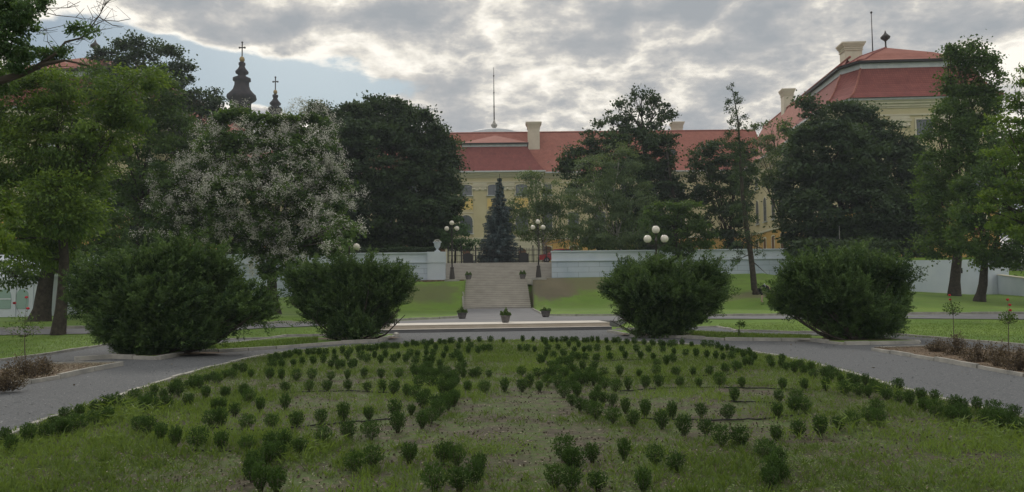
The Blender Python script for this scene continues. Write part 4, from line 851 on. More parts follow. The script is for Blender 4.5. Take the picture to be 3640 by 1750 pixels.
foliage(blobs_px([(40,40,95,50),(0,130,60,60),(-20,20,80,60),(290,108,38,22),(325,118,26,16),(190,200,48,26),(110,190,60,30),(60,180,60,40),(20,220,70,40),(230,185,22,14),(-30,300,60,60),(110,10,60,35),(-10,-10,130,60),(30,90,90,50)], 12, 0.7), 70, 0.12, 15, 0.075, 0.03, LM['teal'], 'leaves', nb, jit=0.7, hang=0.2)
foliage(blobs_px([(0,780,60,70),(30,860,45,40),(-20,870,60,60),(10,700,40,40)], 13, 0.7), 30, 0.13, 15, 0.085, 0.03, LM['light'], 'lower_leaves', nb, jit=0.7, hang=0.4)
# right side
tree('maple_tree', 'small bright green tree overlapping the right white wall behind the near three-globe lamp', (P(2412,0,65).x,65,T(P(2412,0,65).x,65)),
    [(2380,760,70,45),(2450,770,60,50),(2350,820,55,40),(2480,830,50,50),(2420,840,80,60),(2390,890,60,35),(2470,890,45,30),(2320,780,30,25),(2420,730,40,25)], 65, 'mid', 0.13, fork=(2410,905), dens=1.7, cr=0.6, per=36, ls=0.22, lw=0.14)
tc_b = P(2690,1080,58); tz = T(tc_b.x, 58)
tt = thing('thin_conifer', 'tall thin conifer with sparse ragged top and bare slanting trunk on the right lawn', 'tree', (tc_b.x,58,tz))
mb = MB(); mb.tube([Vector((tc_b.x,58,tz-0.2)),Vector((tc_b.x,58,tz+0.3))]+pp_([(2682,1030),(2675,960),(2668,900),(2655,820),(2640,700),(2630,560),(2625,440),(2608,340),(2600,305)],58), [0.36,0.29,0.24,0.21,0.20,0.18,0.14,0.10,0.07,0.03,0.015], 8)
for x, y, s in ((2668,905,-1),(2664,870,1),(2660,840,-1),(2674,930,1),(2655,800,-1)): mb.tube(bend(P(x,y,58), P(x+s*55,y+random.uniform(15,60),58), 4, 0.12), [0.05,0.04,0.03,0.02,0.01], 5)
mb.build('trunk', M['bark'], tt)
tb = blobs_px([(2600,310,9,16),(2612,345,12,16),(2590,365,12,10),(2625,360,10,10),(2588,395,16,12),(2630,405,16,20),(2610,430,24,22),(2645,430,14,20),(2600,465,18,16),(2640,470,22,18),(2580,480,12,10),(2570,500,12,12),(2625,510,32,26),(2600,540,22,20),(2655,520,16,20),(2630,570,32,36),(2660,610,28,36),(2620,640,28,40),(2650,700,30,50),(2630,760,28,40),(2670,760,20,40),(2650,840,28,40),(2690,840,20,30),(2620,890,22,25),(2700,900,20,22),(2610,930,18,14)], 58)
foliage(tb, 3.6, 0.24, 9, 0.18, 0.07, LM['dark'], 'foliage', tt, inner=0.1, jit=1.0, hang=0.3, flat=1.0, up=0.2)
tree('poplar_tree', 'tall dark upright tree with thick leaning trunk towering at the right', (3392,1052),
    [(3440,215,60,45),(3500,210,40,40),(3400,200,45,35),(3420,290,75,60),(3490,290,60,60),(3440,380,80,70),(3380,420,60,60),(3500,380,50,60),(3400,520,80,80),(3340,480,45,60),(3480,500,70,80),(3330,600,60,70),(3420,640,80,80),(3500,620,60,70),(3380,760,90,80),(3300,700,40,60),(3450,180,25,22),(3380,180,20,16),(3320,880,60,40),(3380,850,70,60)], 56, 'mid', 0.42,
    fork=(3418,800), dens=1.9, cr=0.6, per=30, ls=0.22, lw=0.15, inner=0.3, flat=0.75, up=0.4)
tree('linden_tree', 'broad tree with dark straight trunk at the right, light leaves towards the photo edge', (3482,1072),
    [(3560,560,90,70),(3500,640,80,60),(3620,640,80,80),(3580,740,110,80),(3480,760,80,70),(3650,780,80,90),(3430,860,60,50),(3560,860,100,70),(3640,900,80,50),(3520,920,60,30),(3430,700,60,60),(3620,500,60,50),(3590,940,60,25)], 51, 'mid', 0.34, fork=(3500,920), dens=1.9, cr=0.6, per=32, ls=0.2, lw=0.13, inner=0.3, flat=0.65, up=0.5)
tree('maple_tree', 'near bright green tree whose leafy branches enter at the right edge', (P(3830,0,36).x,36,0.28),
    [(3620,330,45,40),(3660,420,70,60),(3580,450,60,35),(3640,540,80,60),(3560,560,40,30),(3600,640,60,35),(3530,700,60,28),(3600,740,80,40),(3480,740,35,18),(3650,820,60,60),(3540,790,40,22),(3640,270,30,30),(3760,500,110,200),(3740,750,120,140)], 36, 'light', 0.3, dens=1.7, cr=0.5, per=34, ls=0.19, lw=0.085, inner=0.15, flat=0.35)
# clipped hedge on the wall
h0, h1 = P(700,0,71).x, -6.9
hb = MB(); hb.box(h0-25, h1, 70.3, 71.7, TZ-0.1, WT+0.42); hd = tag(hb.build('clipped_hedge', LM['hedge'], None, ((h0+h1)/2,71,TZ)), 'long low dark clipped hedge along the top of the left white wall', 'hedge')
n = 30000; x = rng.uniform(h0-25, h1, n); f = rng.random(n); y = np.where(f < 0.6, 70.27, rng.uniform(70.3,71.7,n)); z = np.where(f < 0.6, rng.uniform(TZ+0.6, WT+0.45, n), WT+0.44+rng.random(n)*0.1)
hl = leaf_obj('hedge_leaves', np.stack([x, y+rng.normal(size=n)*0.05, z+0.06*np.sin(x*1.7)], 1), rdir(n), unit(rdir(n)+np.array([0,-0.6,0.6])), 0.16, 0.1, rng.random(n), LM['hedge'], None, ((h0+h1)/2,71,TZ)); hl.location = (0,0,0); hl.parent = hd
# ============================================================ YEWS
def yew(label, base, L, Y, stems, nspr=2600, seed=0):
    """vase shaped spreading yew: stems fan out of the ground, feathery sprays point up and out"""
    b = hit(*base); t = thing('yew_bush', label, 'bush', b); mx_ = sum(q[0] for q in L)/len(L); L = [(mx_+(q[0]-mx_)*(0.62+0.30*min(1.0, (base[1]-q[1])/200.0)), base[1]-(base[1]-q[1])*0.855+2, q[2]*0.80, q[3]*0.70) for q in L]; B = blobs_px(L, Y, 0.9)
    mb = MB()
    for sx, sy in stems:
        e = P(sx, sy, Y+random.uniform(-0.8,0.4)); s = b+Vector((random.uniform(-0.5,0.5), random.uniform(-0.3,0.3), -0.05)); m_ = s.lerp(e, 0.5)+Vector((0,0,-0.1*(e-s).length))
        mb.tube([s, m_, e], [0.045,0.03,0.012], 5)
        for _ in range(3): q = m_.lerp(e, random.random()); mb.tube([q, q+Vector((random.uniform(-0.3,0.3),random.uniform(-0.3,0.3),random.uniform(0.1,0.5)))], [0.012,0.004], 4)
    for bb in B:
        for _ in range(1): e = Vector((bb[0]+random.uniform(-0.6,0.6)*bb[3], bb[1]+random.uniform(-0.6,0.6)*bb[4], bb[2]+random.uniform(-0.5,0.5)*bb[5])); mb.tube(bend(b, e, 4, 0.05), [0.05,0.035,0.025,0.018,0.008], 5)
    mb.build('stems', M['bark'], t)
    cs, os_ = clumps(B, 0.26*nspr/sum(4*math.pi*x[3]*x[5] for x in B), 0.25); g_ = 6
    n0 = len(cs); out = unit(cs-np.array([b.x, b.y, b.z-0.5])); d0 = unit(out*1.0+os_*0.6+rdir(n0)*0.5+np.array([0,0,0.2]))
    cs = (cs[:,None]+rng.normal(size=(n0,g_,3))*0.10).reshape(-1,3); dirs = unit(np.repeat(d0, g_, axis=0)+rdir(n0*g_)*0.42); n = n0*g_; ln = np.repeat(rng.uniform(0.28,0.62,n0), g_)*rng.uniform(0.6,1.1,n); ctn = np.repeat(rng.random(n0), g_)
    sel_ = np.where((np.repeat(os_, g_, axis=0)[:,2] > -0.35) & (rng.random(n) < 0.10))[0]; ex_c, ex_d, ex_l, ex_t = [], [], [], []
    for i_ in sel_:
        dd_ = unit(dirs[i_]+np.repeat(out, g_, axis=0)[i_]*0.7+np.array([0,0,0.25])); q_ = cs[i_]+dd_*0.15
        for s_ in range(random.choice((1,2,2,3))): ex_c.append(q_+rng.normal(size=3)*0.03); ex_d.append(unit(dd_+rng.normal(size=3)*0.25)); ex_l.append(0.34); ex_t.append(ctn[i_]); q_ = q_+dd_*0.2; dd_ = unit(dd_+np.array([0,0,-0.06]))
    cs = np.concatenate([cs, ex_c]); dirs = np.concatenate([dirs, ex_d]); ln = np.concatenate([ln, ex_l]); ctn = np.concatenate([ctn, ex_t]); n = len(cs)
    k = 30; f = (np.arange(k)+0.5)/k; sd_ = np.where(np.arange(k)%2, 1.0, -1.0)
    side = unit(np.cross(dirs, rdir(n))); w = 0.13*(1.05-f)
    tip = cs[:,None]+dirs[:,None]*(ln[:,None]*f)[:,:,None]*1.0+side[:,None]*(sd_*w*0.5)[None,:,None]+rng.normal(size=(n,k,3))*0.022
    tip[:,:,2] += -0.10*(f[None]**2)*ln[:,None]
    d = dirs[:,None]*0.9+side[:,None]*(sd_*0.8)[None,:,None]+rng.normal(size=(n,k,3))*0.25
    p = tip.reshape(-1,3); d = d.reshape(-1,3); N_ = len(p); tn = np.repeat(ctn, k)*0.5+np.tile(f**2, n)*0.35+0.0  # tint rises towards the spray tips: lit top growth put into the colour
    leaf_obj('sprays', p, d, unit(rdir(N_)+np.array([0,-0.2,0.8])), rng.uniform(0.06,0.12,N_), 0.03, tn, LM['yew'], t)
yew('largest yew bush, wide and dark, at the left beside the feathery tree trunk', (560,1266),
    [(400,960,90,75),(520,930,100,60),(640,900,90,50),(740,950,90,65),(835,1020,50,34),(890,1080,60,30),(850,1100,70,45),(330,1030,70,70),(450,1060,120,80),(600,1050,130,90),(740,1080,110,70),(400,1150,80,60),(540,1180,130,60),(690,1170,90,60),(480,1230,90,35),(620,1235,80,30),(640,870,40,28),(940,1040,35,20),(300,960,40,35),(560,880,40,30),(780,910,40,26),(800,1180,40,25),(960,1090,24,16),(290,1050,30,26)], 21.0, [(940,1090),(900,1120)], 7500)
yew('second yew bush from the left, fan shaped, by the left end of the paved step', (1262,1212),
    [(1150,960,80,45),(1250,950,80,40),(1360,970,60,45),(1430,960,40,35),(1100,1010,70,50),(1220,1030,110,70),(1350,1040,80,60),(1410,1010,50,45),(1160,1090,80,50),(1280,1110,90,60),(1360,1110,50,40),(1240,1170,75,35),(1310,1170,50,30),(1050,960,35,26),(1050,1060,35,22),(1330,925,28,18),(1200,925,26,16),(1460,990,22,20),(1090,1100,26,12)], 26.6, [(1040,1080),(1110,1130),(1180,1150),(1420,1100),(1440,1120)], 5200)
yew('third yew bush from the left, rounded and upright, right of the paved step', (2342,1198),
    [(2240,970,70,40),(2340,955,80,40),(2440,960,60,38),(2520,950,45,40),(2200,1010,50,45),(2300,1030,100,60),(2420,1030,90,60),(2520,1030,50,60),(2240,1090,60,50),(2350,1110,100,60),(2450,1110,70,50),(2310,1160,70,35),(2400,1160,60,35),(2550,1060,24,40),(2160,990,20,16),(2340,920,40,14),(2500,925,24,14),(2560,990,16,16)], 26.9, [(2180,1110),(2200,1160),(2230,1170),(2170,1140)], 5600)
yew('rightmost yew bush, very wide with bare slanting stems on its left side', (3045,1215),
    [(2860,960,70,55),(2960,925,80,45),(3060,930,80,45),(3150,960,60,50),(2760,1040,50,40),(2840,1040,90,55),(2960,1020,120,80),(3090,1030,110,80),(3180,1030,50,60),(2880,1090,80,40),(3000,1110,110,60),(3120,1110,90,60),(3190,1120,50,40),(3040,1170,90,35),(3110,1180,60,30),(3200,930,36,28),(2790,1010,40,25),(3210,1160,30,20),(2900,915,40,22),(3060,895,30,14),(3000,890,26,12)], 24.2, [(2790,1110),(2830,1130),(2860,1140),(2770,1080)], 6500)
# ============================================================ BOXWOODS IN THE ROUND BED
SCL = 2.063
Rg = {3:(0,1150), 4:(900,1150), 5:(1800,1150), 6:(2640,1150)}
ORD = ['first','second','third','fourth','fifth','sixth','seventh','eighth','ninth','tenth','eleventh','twelfth','thirteenth','fourteenth','fifteenth','sixteenth','seventeenth','eighteenth','nineteenth','twentieth']
ROWS = [
 # (row words, dense?, [(region, [points])])
 ('outer hedge ring, left flank', 1, [(3, [(35,890),(80,955),(205,890),(340,860),(395,770),(440,830),(490,825),(480,725),(560,800),(580,700),(680,755),(705,660),(780,650),(790,730),(855,620),(930,650),(990,570),(1060,610),(1060,660),(1100,600),(1130,530),(1140,640),(1200,570),(1225,630),(1260,530),(1310,535),(1300,480),(1380,605),(1385,490),(1430,480),(1465,490),(1510,555),(1520,440),(1570,430),(1600,440),(1650,550),(1650,400),(1700,405),(1730,360),(1780,375),(1790,540),(1840,400)]),
   (4, [(5,330),(30,320),(60,300),(90,290),(130,285),(165,270),(190,280),(230,270),(270,260),(310,240),(340,250),(30,400),(65,405)])]),
 ('outer hedge ring, far left arc', 1, [(4, [(400,245),(440,240),(485,245),(530,240),(595,240),(655,230),(710,230),(770,220),(800,210),(840,210),(870,210),(905,205),(945,195),(975,195),(1025,195),(1055,190),(1125,185),(1170,175),(1200,180),(1250,170),(1285,175),(1310,165),(1370,165),(1405,165),(1440,155),(1460,155),(1520,152)])]),
 ('back edge of the bed facing the stairs', 0, [(4, [(1578,145),(1660,143),(1740,143),(1835,145)]), (5, [(42,135),(120,140),(197,138),(265,142)])]),
 ('outer hedge ring, far right arc', 1, [(5, [(290,145),(335,148),(370,145),(410,145),(440,145),(480,145),(510,145),(570,148),(595,146),(630,145),(670,148),(735,150),(790,153),(820,153),(885,158),(940,158),(1010,168),(1075,173),(1135,178),(1155,178),(1200,182),(1230,178),(1290,174),(1360,185),(1450,180)])]),
 ('outer hedge ring, right flank', 1, [(5, [(1500,185),(1550,195),(1580,212),(1620,205),(1660,225),(1700,235),(1740,262),(1780,240),(1800,262),(1820,285),(1700,345),(1680,350),(1750,320),(1790,320),(1650,275)]),
   (6, [(20,235),(50,280),(60,300),(100,310),(150,315),(200,300),(215,335),(280,325),(320,350),(290,295),(380,370),(420,330),(450,380),(500,355),(520,405),(600,405),(640,430),(690,410),(640,385),(750,525),(720,450),(800,450),(830,470),(850,535),(900,460),(920,545),(960,490),(980,510),(1040,545),(1060,565),(1140,500),(1150,580),(1225,610),(1310,575),(1330,645),(1410,585),(1420,690),(1530,730),(1560,650),(1600,700),(1640,750),(1620,650),(1720,650),(1790,750),(1840,690),(1930,790),(1880,770),(1980,710),(2040,830)])]),
 ('back rows of the left fan', 0, [(4, [(140,335),(208,338),(295,325),(360,310),(440,303),(515,298),(570,335),(600,290),(620,340),(650,330),(720,338),(745,325),(690,272),(790,273),(835,293),(890,262),(935,303),(970,262),(1030,293),(1065,265),(1120,293),(1150,252),(1205,252),(1190,303)])]),
 ('middle back group of the left fan', 0, [(4, [(1270,247),(1270,307),(1320,252),(1310,307),(1395,267),(1340,207),(1415,222),(1270,202),(1505,202),(1490,242),(1460,272),(1520,292),(1510,270),(1595,192),(1577,227),(1650,227),(1690,213),(1735,213)])]),
 ('upper long row of the left fan', 0, [(4, [(120,412),(210,413),(315,422),(430,413),(570,417),(692,413),(813,403),(937,408),(1070,403),(1180,383)])]),
 ('drip hose row of the left fan', 0, [(3, [(1825,590),(1650,552),(1785,543)]), (4, [(85,522),(235,508),(410,498),(540,497),(695,493),(838,503),(950,510),(1035,523)])]),
 ('left inner hedge by the centre', 1, [(4, [(1190,388),(1215,473),(1250,423),(1270,353),(1300,403),(1330,423),(1380,383),(1400,443),(1420,393),(1450,443),(1480,403),(1490,463),(1510,355),(1540,403),(1545,335),(1370,333),(1290,350),(1125,543),(1185,553),(1265,563),(1330,473),(1390,523),(1440,520),(1350,400),(1240,380),(1460,480),(1300,470)])]),
 ('left hedge tip pointing at the viewer', 1, [(4, [(1400,605),(1470,612),(1430,640),(1360,683),(1300,733),(1240,773),(1240,623),(1160,673),(1480,580),(1340,640)])]),
 ('third row of the left fan', 0, [(3, [(1575,652),(1625,650),(1720,683),(1910,652)]), (4, [(60,652),(235,637),(495,745),(660,718),(848,712),(1040,683)])]),
 ('fourth row of the left fan', 0, [(3, [(1548,768),(1620,765),(1810,783)]), (4, [(130,768),(315,765)])]),
 ('near arc of the left fan', 0, [(3, [(1020,800),(1085,825),(1180,865),(1285,905),(1450,922),(1620,928),(1815,945)]), (4, [(130,955),(225,925),(340,965),(510,893),(695,858),(865,853),(1060,803)])]),
 ('near left tip cluster', 1, [(3, [(1960,1055),(1870,1085),(1850,1165),(1910,1235)]), (4, [(110,1045),(180,1015),(60,1130),(30,1085),(10,1200),(170,1238),(70,1235)])]),
 ('nearest row left of the centre', 0, [(4, [(745,1090),(880,1062),(1145,1030),(1400,1035),(1495,1045),(1510,1232),(1620,1192),(1660,1100),(1330,1238)])]),
 ('upper centre row between the fans', 0, [(4, [(1610,402),(1645,398),(1730,402)]), (5, [(0,402),(110,387),(228,402),(300,465)])]),
 ('lower centre row between the fans', 0, [(4, [(1575,503),(1695,508),(1845,503)]), (5, [(10,500),(60,470),(118,505),(175,473),(245,503)])]),
 ('small back group right of centre', 0, [(5, [(65,202),(100,208),(150,213),(208,218),(305,207),(290,167)])]),
 ('back of the right fan', 0, [(5, [(345,262),(380,202),(420,252),(458,182),(530,183),(570,218),(610,218),(665,210),(500,222),(750,215),(848,218),(955,218),(1045,222),(1148,223),(1230,237)])]),
 ('second back row of the right fan', 0, [(5, [(490,272),(525,282),(575,282),(660,283),(760,273),(873,268),(985,268),(1078,278),(1105,318),(1175,313),(1223,293),(1315,245),(1393,253),(1470,263),(1537,268),(1590,278)])]),
 ('right inner hedge by the centre', 1, [(5, [(270,295),(290,255),(320,325),(350,355),(400,305),(440,315),(470,305),(300,402),(340,405),(390,375),(420,405),(470,355),(500,375),(530,405),(560,355),(600,395),(640,355),(590,445),(640,455),(680,445),(375,475),(430,485),(480,455),(250,300),(620,410),(555,455),(500,440),(440,400),(380,330)])]),
 ('right hedge tip pointing at the viewer', 1, [(5, [(420,545),(480,605),(540,645),(600,665),(660,705),(670,535),(710,595),(720,485),(800,505),(640,600),(500,500),(520,540)])]),
 ('upper row of the right fan', 0, [(5, [(715,388),(833,388),(975,398),(1098,383),(1245,393),(1370,388),(1490,388),(1605,373)])]),
 ('drip hose row of the right fan', 0, [(5, [(893,493),(1020,478),(1120,473),(1275,473),(1412,473),(1570,463),(1728,473)]), (6, [(10,465),(148,483),(293,487),(455,493),(610,498)])]),
 ('third row of the right fan', 0, [(5, [(1675,578)]), (6, [(120,583),(265,583),(395,573)])]),
 ('fourth row of the right fan', 0, [(5, [(780,605),(875,663),(1020,693),(1215,703),(1430,693),(1625,708)]), (6, [(80,700),(255,695),(375,663),(450,658)])]),
 ('near arc of the right fan', 0, [(5, [(780,735),(930,757),(1140,778),(1305,828),(1465,823),(1580,903)]), (6, [(250,863),(410,838),(570,833),(700,788),(810,768),(935,733),(1000,753),(985,655)])]),
 ('near right tip cluster', 1, [(5, [(1715,912)]), (6, [(15,880),(80,965),(170,995),(260,1075),(230,1155),(200,1215),(80,1235),(270,1170)])]),
 ('nearest row right of the centre', 0, [(5, [(630,1022),(865,1002),(1090,1038),(1240,1088)])]),
 ('foremost cluster right of the centre', 1, [(5, [(510,1072),(420,1015),(360,1205),(480,1240),(670,1236),(1005,1240),(460,1060)]), (6, [(80,1240)])]),
]
def ordw(i):
    if i < 20: return ORD[i]
    t_ = ['','','twent','thirt','fort','fift'][(i+1)//10]; r_ = (i+1)%10
    return t_+'ieth' if r_ == 0 else t_+'y-'+ORD[r_-1]
def box_mesh(k):
    """a small boxwood: leafy rounded tuft on a few stems, narrow at the foot; the mesh origin is on the ground"""
    n = 950; d = rdir(n); rr = rng.random(n)**0.35; hgt = 0.235; z = d[:,2]*rr*0.5+0.55
    w = (0.085+0.02*math.sin(k))*(0.62+0.5*np.clip(z, 0, 1)); lump = 1+0.15*np.sin(d[:,0]*6+k*2)*np.sin(d[:,1]*5+k)
    p = np.stack([d[:,0]*rr*w*lump*1.25, d[:,1]*rr*w*lump*1.25, z*hgt*(1+0.12*np.sin(d[:,0]*9+k))], 1)
    # upright shoots
    s = 13; a = rng.random(s)*2*math.pi; q = rng.random(s)*0.085; base = np.stack([np.cos(a)*q, np.sin(a)*q, 0.17+rng.random(s)*0.05], 1)
    sp = (base[:,None]+np.array([0,0,1.0])*np.linspace(0,0.035,9)[None,:,None]+rng.normal(size=(s,9,3))*0.006+np.stack([np.cos(a),np.sin(a),a*0],1)[:,None]*np.linspace(0,0.015,9)[None,:,None]).reshape(-1,3)
    p = np.concatenate([p, sp]); n = len(p); out = unit(p-np.array([0,0,0.08]))
    o = leaf_obj('foliage', p, out*0.7+rdir(n)*0.6+np.array([0,0,0.5]), unit(rdir(n)+out*0.4), rng.uniform(0.014,0.024,n), 0.012, 0.12*(k%3)+0.55*rng.random(n)+0.15*(p[:,2]/0.25), LM['box'], None, (0,0,0)); me = o.data; bpy.data.objects.remove(o)
    mb = MB()
    for i in range(6): a = i*1.05; mb.tube([(math.cos(a)*0.012,math.sin(a)*0.012,-0.02),(math.cos(a)*0.03,math.sin(a)*0.03,0.07),(math.cos(a)*0.05,math.sin(a)*0.05,0.15)], [0.005,0.004,0.002], 4)
    o = mb.build('stems', M['twig']); ms = o.data; bpy.data.objects.remove(o); return me, ms
BM = [box_mesh(k) for k in range(6)]
LIM = {3:(-100,945), 4:(945,1835), 5:(1835,2722), 6:(2722,9999)}
allb = []
for desc, dense, parts_ in ROWS:
    row = []
    for rg, pts in parts_:
        for zx, zy in pts:
            px, py = Rg[rg][0]+zx/SCL, Rg[rg][1]+zy/SCL
            if not (LIM[rg][0] <= px < LIM[rg][1]): continue
            row.append((px, py))
    row.sort(); w_ = [(onz(px, py, 0.03), px, py) for px, py in row]
    for i, (c, px, py) in enumerate(w_): allb.append([c, desc, dense, i, len(w_)])
allb.sort(key=lambda b: b[0].y)
near, far = allb[:298], allb[298:]
for c, desc, dense, i, n in near:
    k = random.randrange(6); a = random.random()*6.28; s = random.uniform(0.70,0.92)*(1.04 if c.y < 10 else 1.0); hs = random.uniform(0.82,1.08)
    lab = 'young boxwood, %s from left in the %s' % (ordw(i), desc)
    r_ = thing('boxwood_shrub', lab, 'shrub', c, 'boxwoods in the '+desc); r_.rotation_euler.z = a; r_.scale = (s*1.08, s*1.08, s*hs)
    if c.y > 12: r_.rotation_euler.x = random.uniform(-0.06,0.06)
    for nm, me in (('foliage', BM[k][0]), ('stems', BM[k][1])):
        o = bpy.data.objects.new(nm, me); COL.objects.link(o); o.parent = r_
if far:   # the smallest ones at the back of the bed, beyond the three hundred built one by one
    vs, fs, tn = [], [], []; b0 = 0
    for c, *_ in far:
        me = BM[random.randrange(6)][0]; nv = len(me.vertices); co = np.empty(nv*3, np.float32); me.vertices.foreach_get('co', co); co = co.reshape(-1,4,3)
        co = co[rng.random(len(co)) < 0.6]*random.uniform(0.7,0.88)*np.array([1.1,1.1,1.05]); vs.append(co+np.array(c))
    V = np.concatenate(vs); cc = V.mean(1); d = V[:,2]-V[:,0]; s_ = V[:,3]-V[:,1]
    o = leaf_obj('boxwood_hedge', cc, d, np.cross(d, s_), np.linalg.norm(d, axis=1)*1.25, 0.017, 0.2+0.6*rng.random(len(cc)), LM['box'], None, (0,20,0)); o['kind'] = 'stuff'; o['label'] = 'many small boxwoods along the far side of the round bed'; o['category'] = 'shrubs'
# ------------------------------------------------------------ weeds, straw and soil crumbs in the bed
def vnoise(x, y, s, seed=0):
    """smooth value noise"""
    g = np.random.default_rng(100+seed).random((64,64)); x = x*s+13.7; y = y*s+7.3; xi = np.floor(x).astype(int); yi = np.floor(y).astype(int); fx = x-xi; fy = y-yi
    fx = fx*fx*(3-2*fx); fy = fy*fy*(3-2*fy); a = lambda i, j: g[(xi+i)%64, (yi+j)%64]
    return (a(0,0)*(1-fx)+a(1,0)*fx)*(1-fy)+(a(0,1)*(1-fx)+a(1,1)*fx)*fy
def bedpts(n, yb=1.0):
    """points in the bed, denser near the viewer"""
    out = []
    x = rng.uniform(-7.2, 7.6, n*3); y = 4.5+(26.5-4.5)*rng.random(n*3)**(1+yb)
    poly = np.array([(p.x, p.y) for p in RBs]); c = np.zeros(len(x), bool); j = len(poly)-1
    for i in range(len(poly)):
        a, b = poly[i], poly[j]
        if abs(b[1]-a[1]) > 1e-9: k = ((a[1] > y) != (b[1] > y)) & (x < (b[0]-a[0])*(y-a[1])/(b[1]-a[1])+a[0]); c ^= k
        j = i
    return x[c][:n], y[c][:n]
def bare(x, y):
    """0 = lush, 1 = bare soil: the middle of the near half is bare, the back is green"""
    v = 0.55*np.exp(-((x-0.2)/3.0)**2-((y-9.5)/3.2)**2)+0.25*np.exp(-((x-3.6)/2.2)**2-((y-12.5)/2.2)**2)+0.2*np.exp(-((x+2.8)/1.8)**2-((y-13)/2)**2)
    return np.clip(0.03+v+1.1*(vnoise(x,y,0.9,1)-0.5)+0.7*(vnoise(x,y,3.1,2)-0.5)-0.022*(y-9), 0, 1)
x, y = bedpts(34000, 0.7); keep = rng.random(len(x)) > bare(x, y)*1.25+0.0; x, y = x[keep], y[keep]; n = len(x); per = 8
hgt = (0.035+0.05*vnoise(x,y,0.7,5)+0.03*vnoise(x,y,2.5,6))[:,None]*rng.uniform(0.4,1.35,(n,per)); a = rng.random((n,per))*6.28; sp = rng.uniform(0.15,1.25,(n,per))
d = np.stack([np.cos(a)*sp, np.sin(a)*sp, np.ones_like(a)*0.8], 2); d = unit(d); base = np.stack([x,y,np.full(n,0.032)],1)[:,None]+rng.normal(size=(n,per,3))*np.array([0.03,0.03,0])
p = (base+d*hgt[:,:,None]*0.5).reshape(-1,3); N_ = len(p); tn = np.repeat(vnoise(x,y,0.5,9)*0.7+0.1, per)+rng.normal(size=N_)*0.14
o = leaf_obj('weeds', p, d.reshape(-1,3), rdir(N_), hgt.ravel(), np.clip(hgt.ravel()*0.13,0.004,0.012), tn, LM['weed'], None, (0,12,0)); o['kind'] = 'stuff'
# creeping broad leaves
x, y = bedpts(90000, 0.6); keep = rng.random(len(x)) > bare(x, y)*1.05+0.12; x, y = x[keep], y[keep]; n = len(x)
o = leaf_obj('ground_cover', np.stack([x,y,0.034+rng.random(n)*0.03],1), np.concatenate([rng.normal(size=(n,2)), rng.normal(size=(n,1))*0.35],1), unit(rdir(n)*0.55+np.array([0,0,1.0])), rng.uniform(0.015,0.045,n), rng.uniform(0.008,0.02,n), vnoise(x,y,0.6,11)*0.7+rng.random(n)*0.3, LM['weed'], None, (0,12,0)); o['kind'] = 'stuff'
x, y = bedpts(14000, 0.8); n = len(x)
o = leaf_obj('dry_clippings', np.stack([x,y,0.036+rng.random(n)*0.015],1), np.concatenate([rng.normal(size=(n,2)), rng.normal(size=(n,1))*0.2],1), unit(rdir(n)*0.4+np.array([0,0,1.0])), rng.uniform(0.012,0.045,n), rng.uniform(0.005,0.014,n), rng.random(n), LM['straw'], None, (0,12,0)); o['kind'] = 'stuff'
x, y = bedpts(26000, 0.9); keep = rng.random(len(x)) < 0.25+bare(x,y); x, y = x[keep], y[keep]; n = len(x)
LM['crumb'] = leafmat('soil_crumb', (0.045,0.038,0.027), (0.125,0.11,0.075), 0.0)
o = leaf_obj('soil_crumbs', np.stack([x,y,0.034+rng.random(n)*0.012],1), rdir(n), rdir(n), rng.uniform(0.012,0.04,n), rng.uniform(0.012,0.03,n), rng.random(n), LM['crumb'], None, (0,12,0)); o['kind'] = 'stuff'
# tall bright tufts where the photo shows them
def tuft(px, py, k, h, spread):
    c = onz(px, py, 0.03); n = k; a = rng.random(n)*6.28; s = rng.uniform(0.2,1.3,n); d = unit(np.stack([np.cos(a)*s, np.sin(a)*s, np.full(n,0.9)],1)); hh = h*rng.uniform(0.5,1.2,n)
    b = np.array(c)+rng.normal(size=(n,3))*np.array([spread,spread,0]); out_ = [(b+d*(hh*0.35)[:,None], d, hh*0.7)]
    d2 = unit(d*np.array([1.6,1.6,0.35])); t_ = b+d*(hh*0.68)[:,None]; out_.append((t_+d2*(hh*0.25)[:,None], d2, hh*0.55)); return out_
TT = []
for a in [(470,1500,160,0.24,0.25),(420,1480,120,0.26,0.25),(505,1560,110,0.16,0.3),(700,1400,60,0.18,0.2),(1740,1600,260,0.13,0.25),(1690,1610,100,0.12,0.2),(1560,1610,30,0.18,0.06),(1490,1570,26,0.14,0.05),(3290,1540,220,0.16,0.35),(3180,1560,120,0.14,0.3),(3560,1560,220,0.2,0.3),(3600,1600,160,0.2,0.3),(2990,1400,60,0.24,0.12),(3170,1420,40,0.22,0.08),(2430,1635,30,0.14,0.08),(2560,1570,40,0.16,0.12),(2830,1560,50,0.2,0.15),(3000,1540,60,0.22,0.15),(1350,1400,30,0.2,0.06),(1540,1390,30,0.2,0.06),(1900,1380,40,0.16,0.12),(2290,1500,26,0.14,0.06),(150,1590,90,0.18,0.25),(60,1620,60,0.18,0.2),(1060,1640,50,0.18,0.14),(1130,1610,40,0.22,0.08),(2250,1650,60,0.12,0.2),(2100,1730,80,0.14,0.2),(560,1640,90,0.12,0.3),(230,1700,150,0.1,0.35),(2700,1300,90,0.16,0.5),(2350,1260,80,0.14,0.5),(1250,1290,90,0.14,0.6),(1100,1330,90,0.14,0.6),(1800,1260,120,0.14,0.8),(2050,1310,60,0.14,0.4)]: TT += tuft(*a)
p = np.concatenate([a[0] for a in TT]); d = np.concatenate([a[1] for a in TT]); l = np.concatenate([a[2] for a in TT]); n = len(p)
o = leaf_obj('grass_tufts', p, d, rdir(n), l, np.clip(l*0.09,0.005,0.014), 0.35+0.6*rng.random(n), LM['weed'], None, (0,12,0)); o['kind'] = 'stuff'
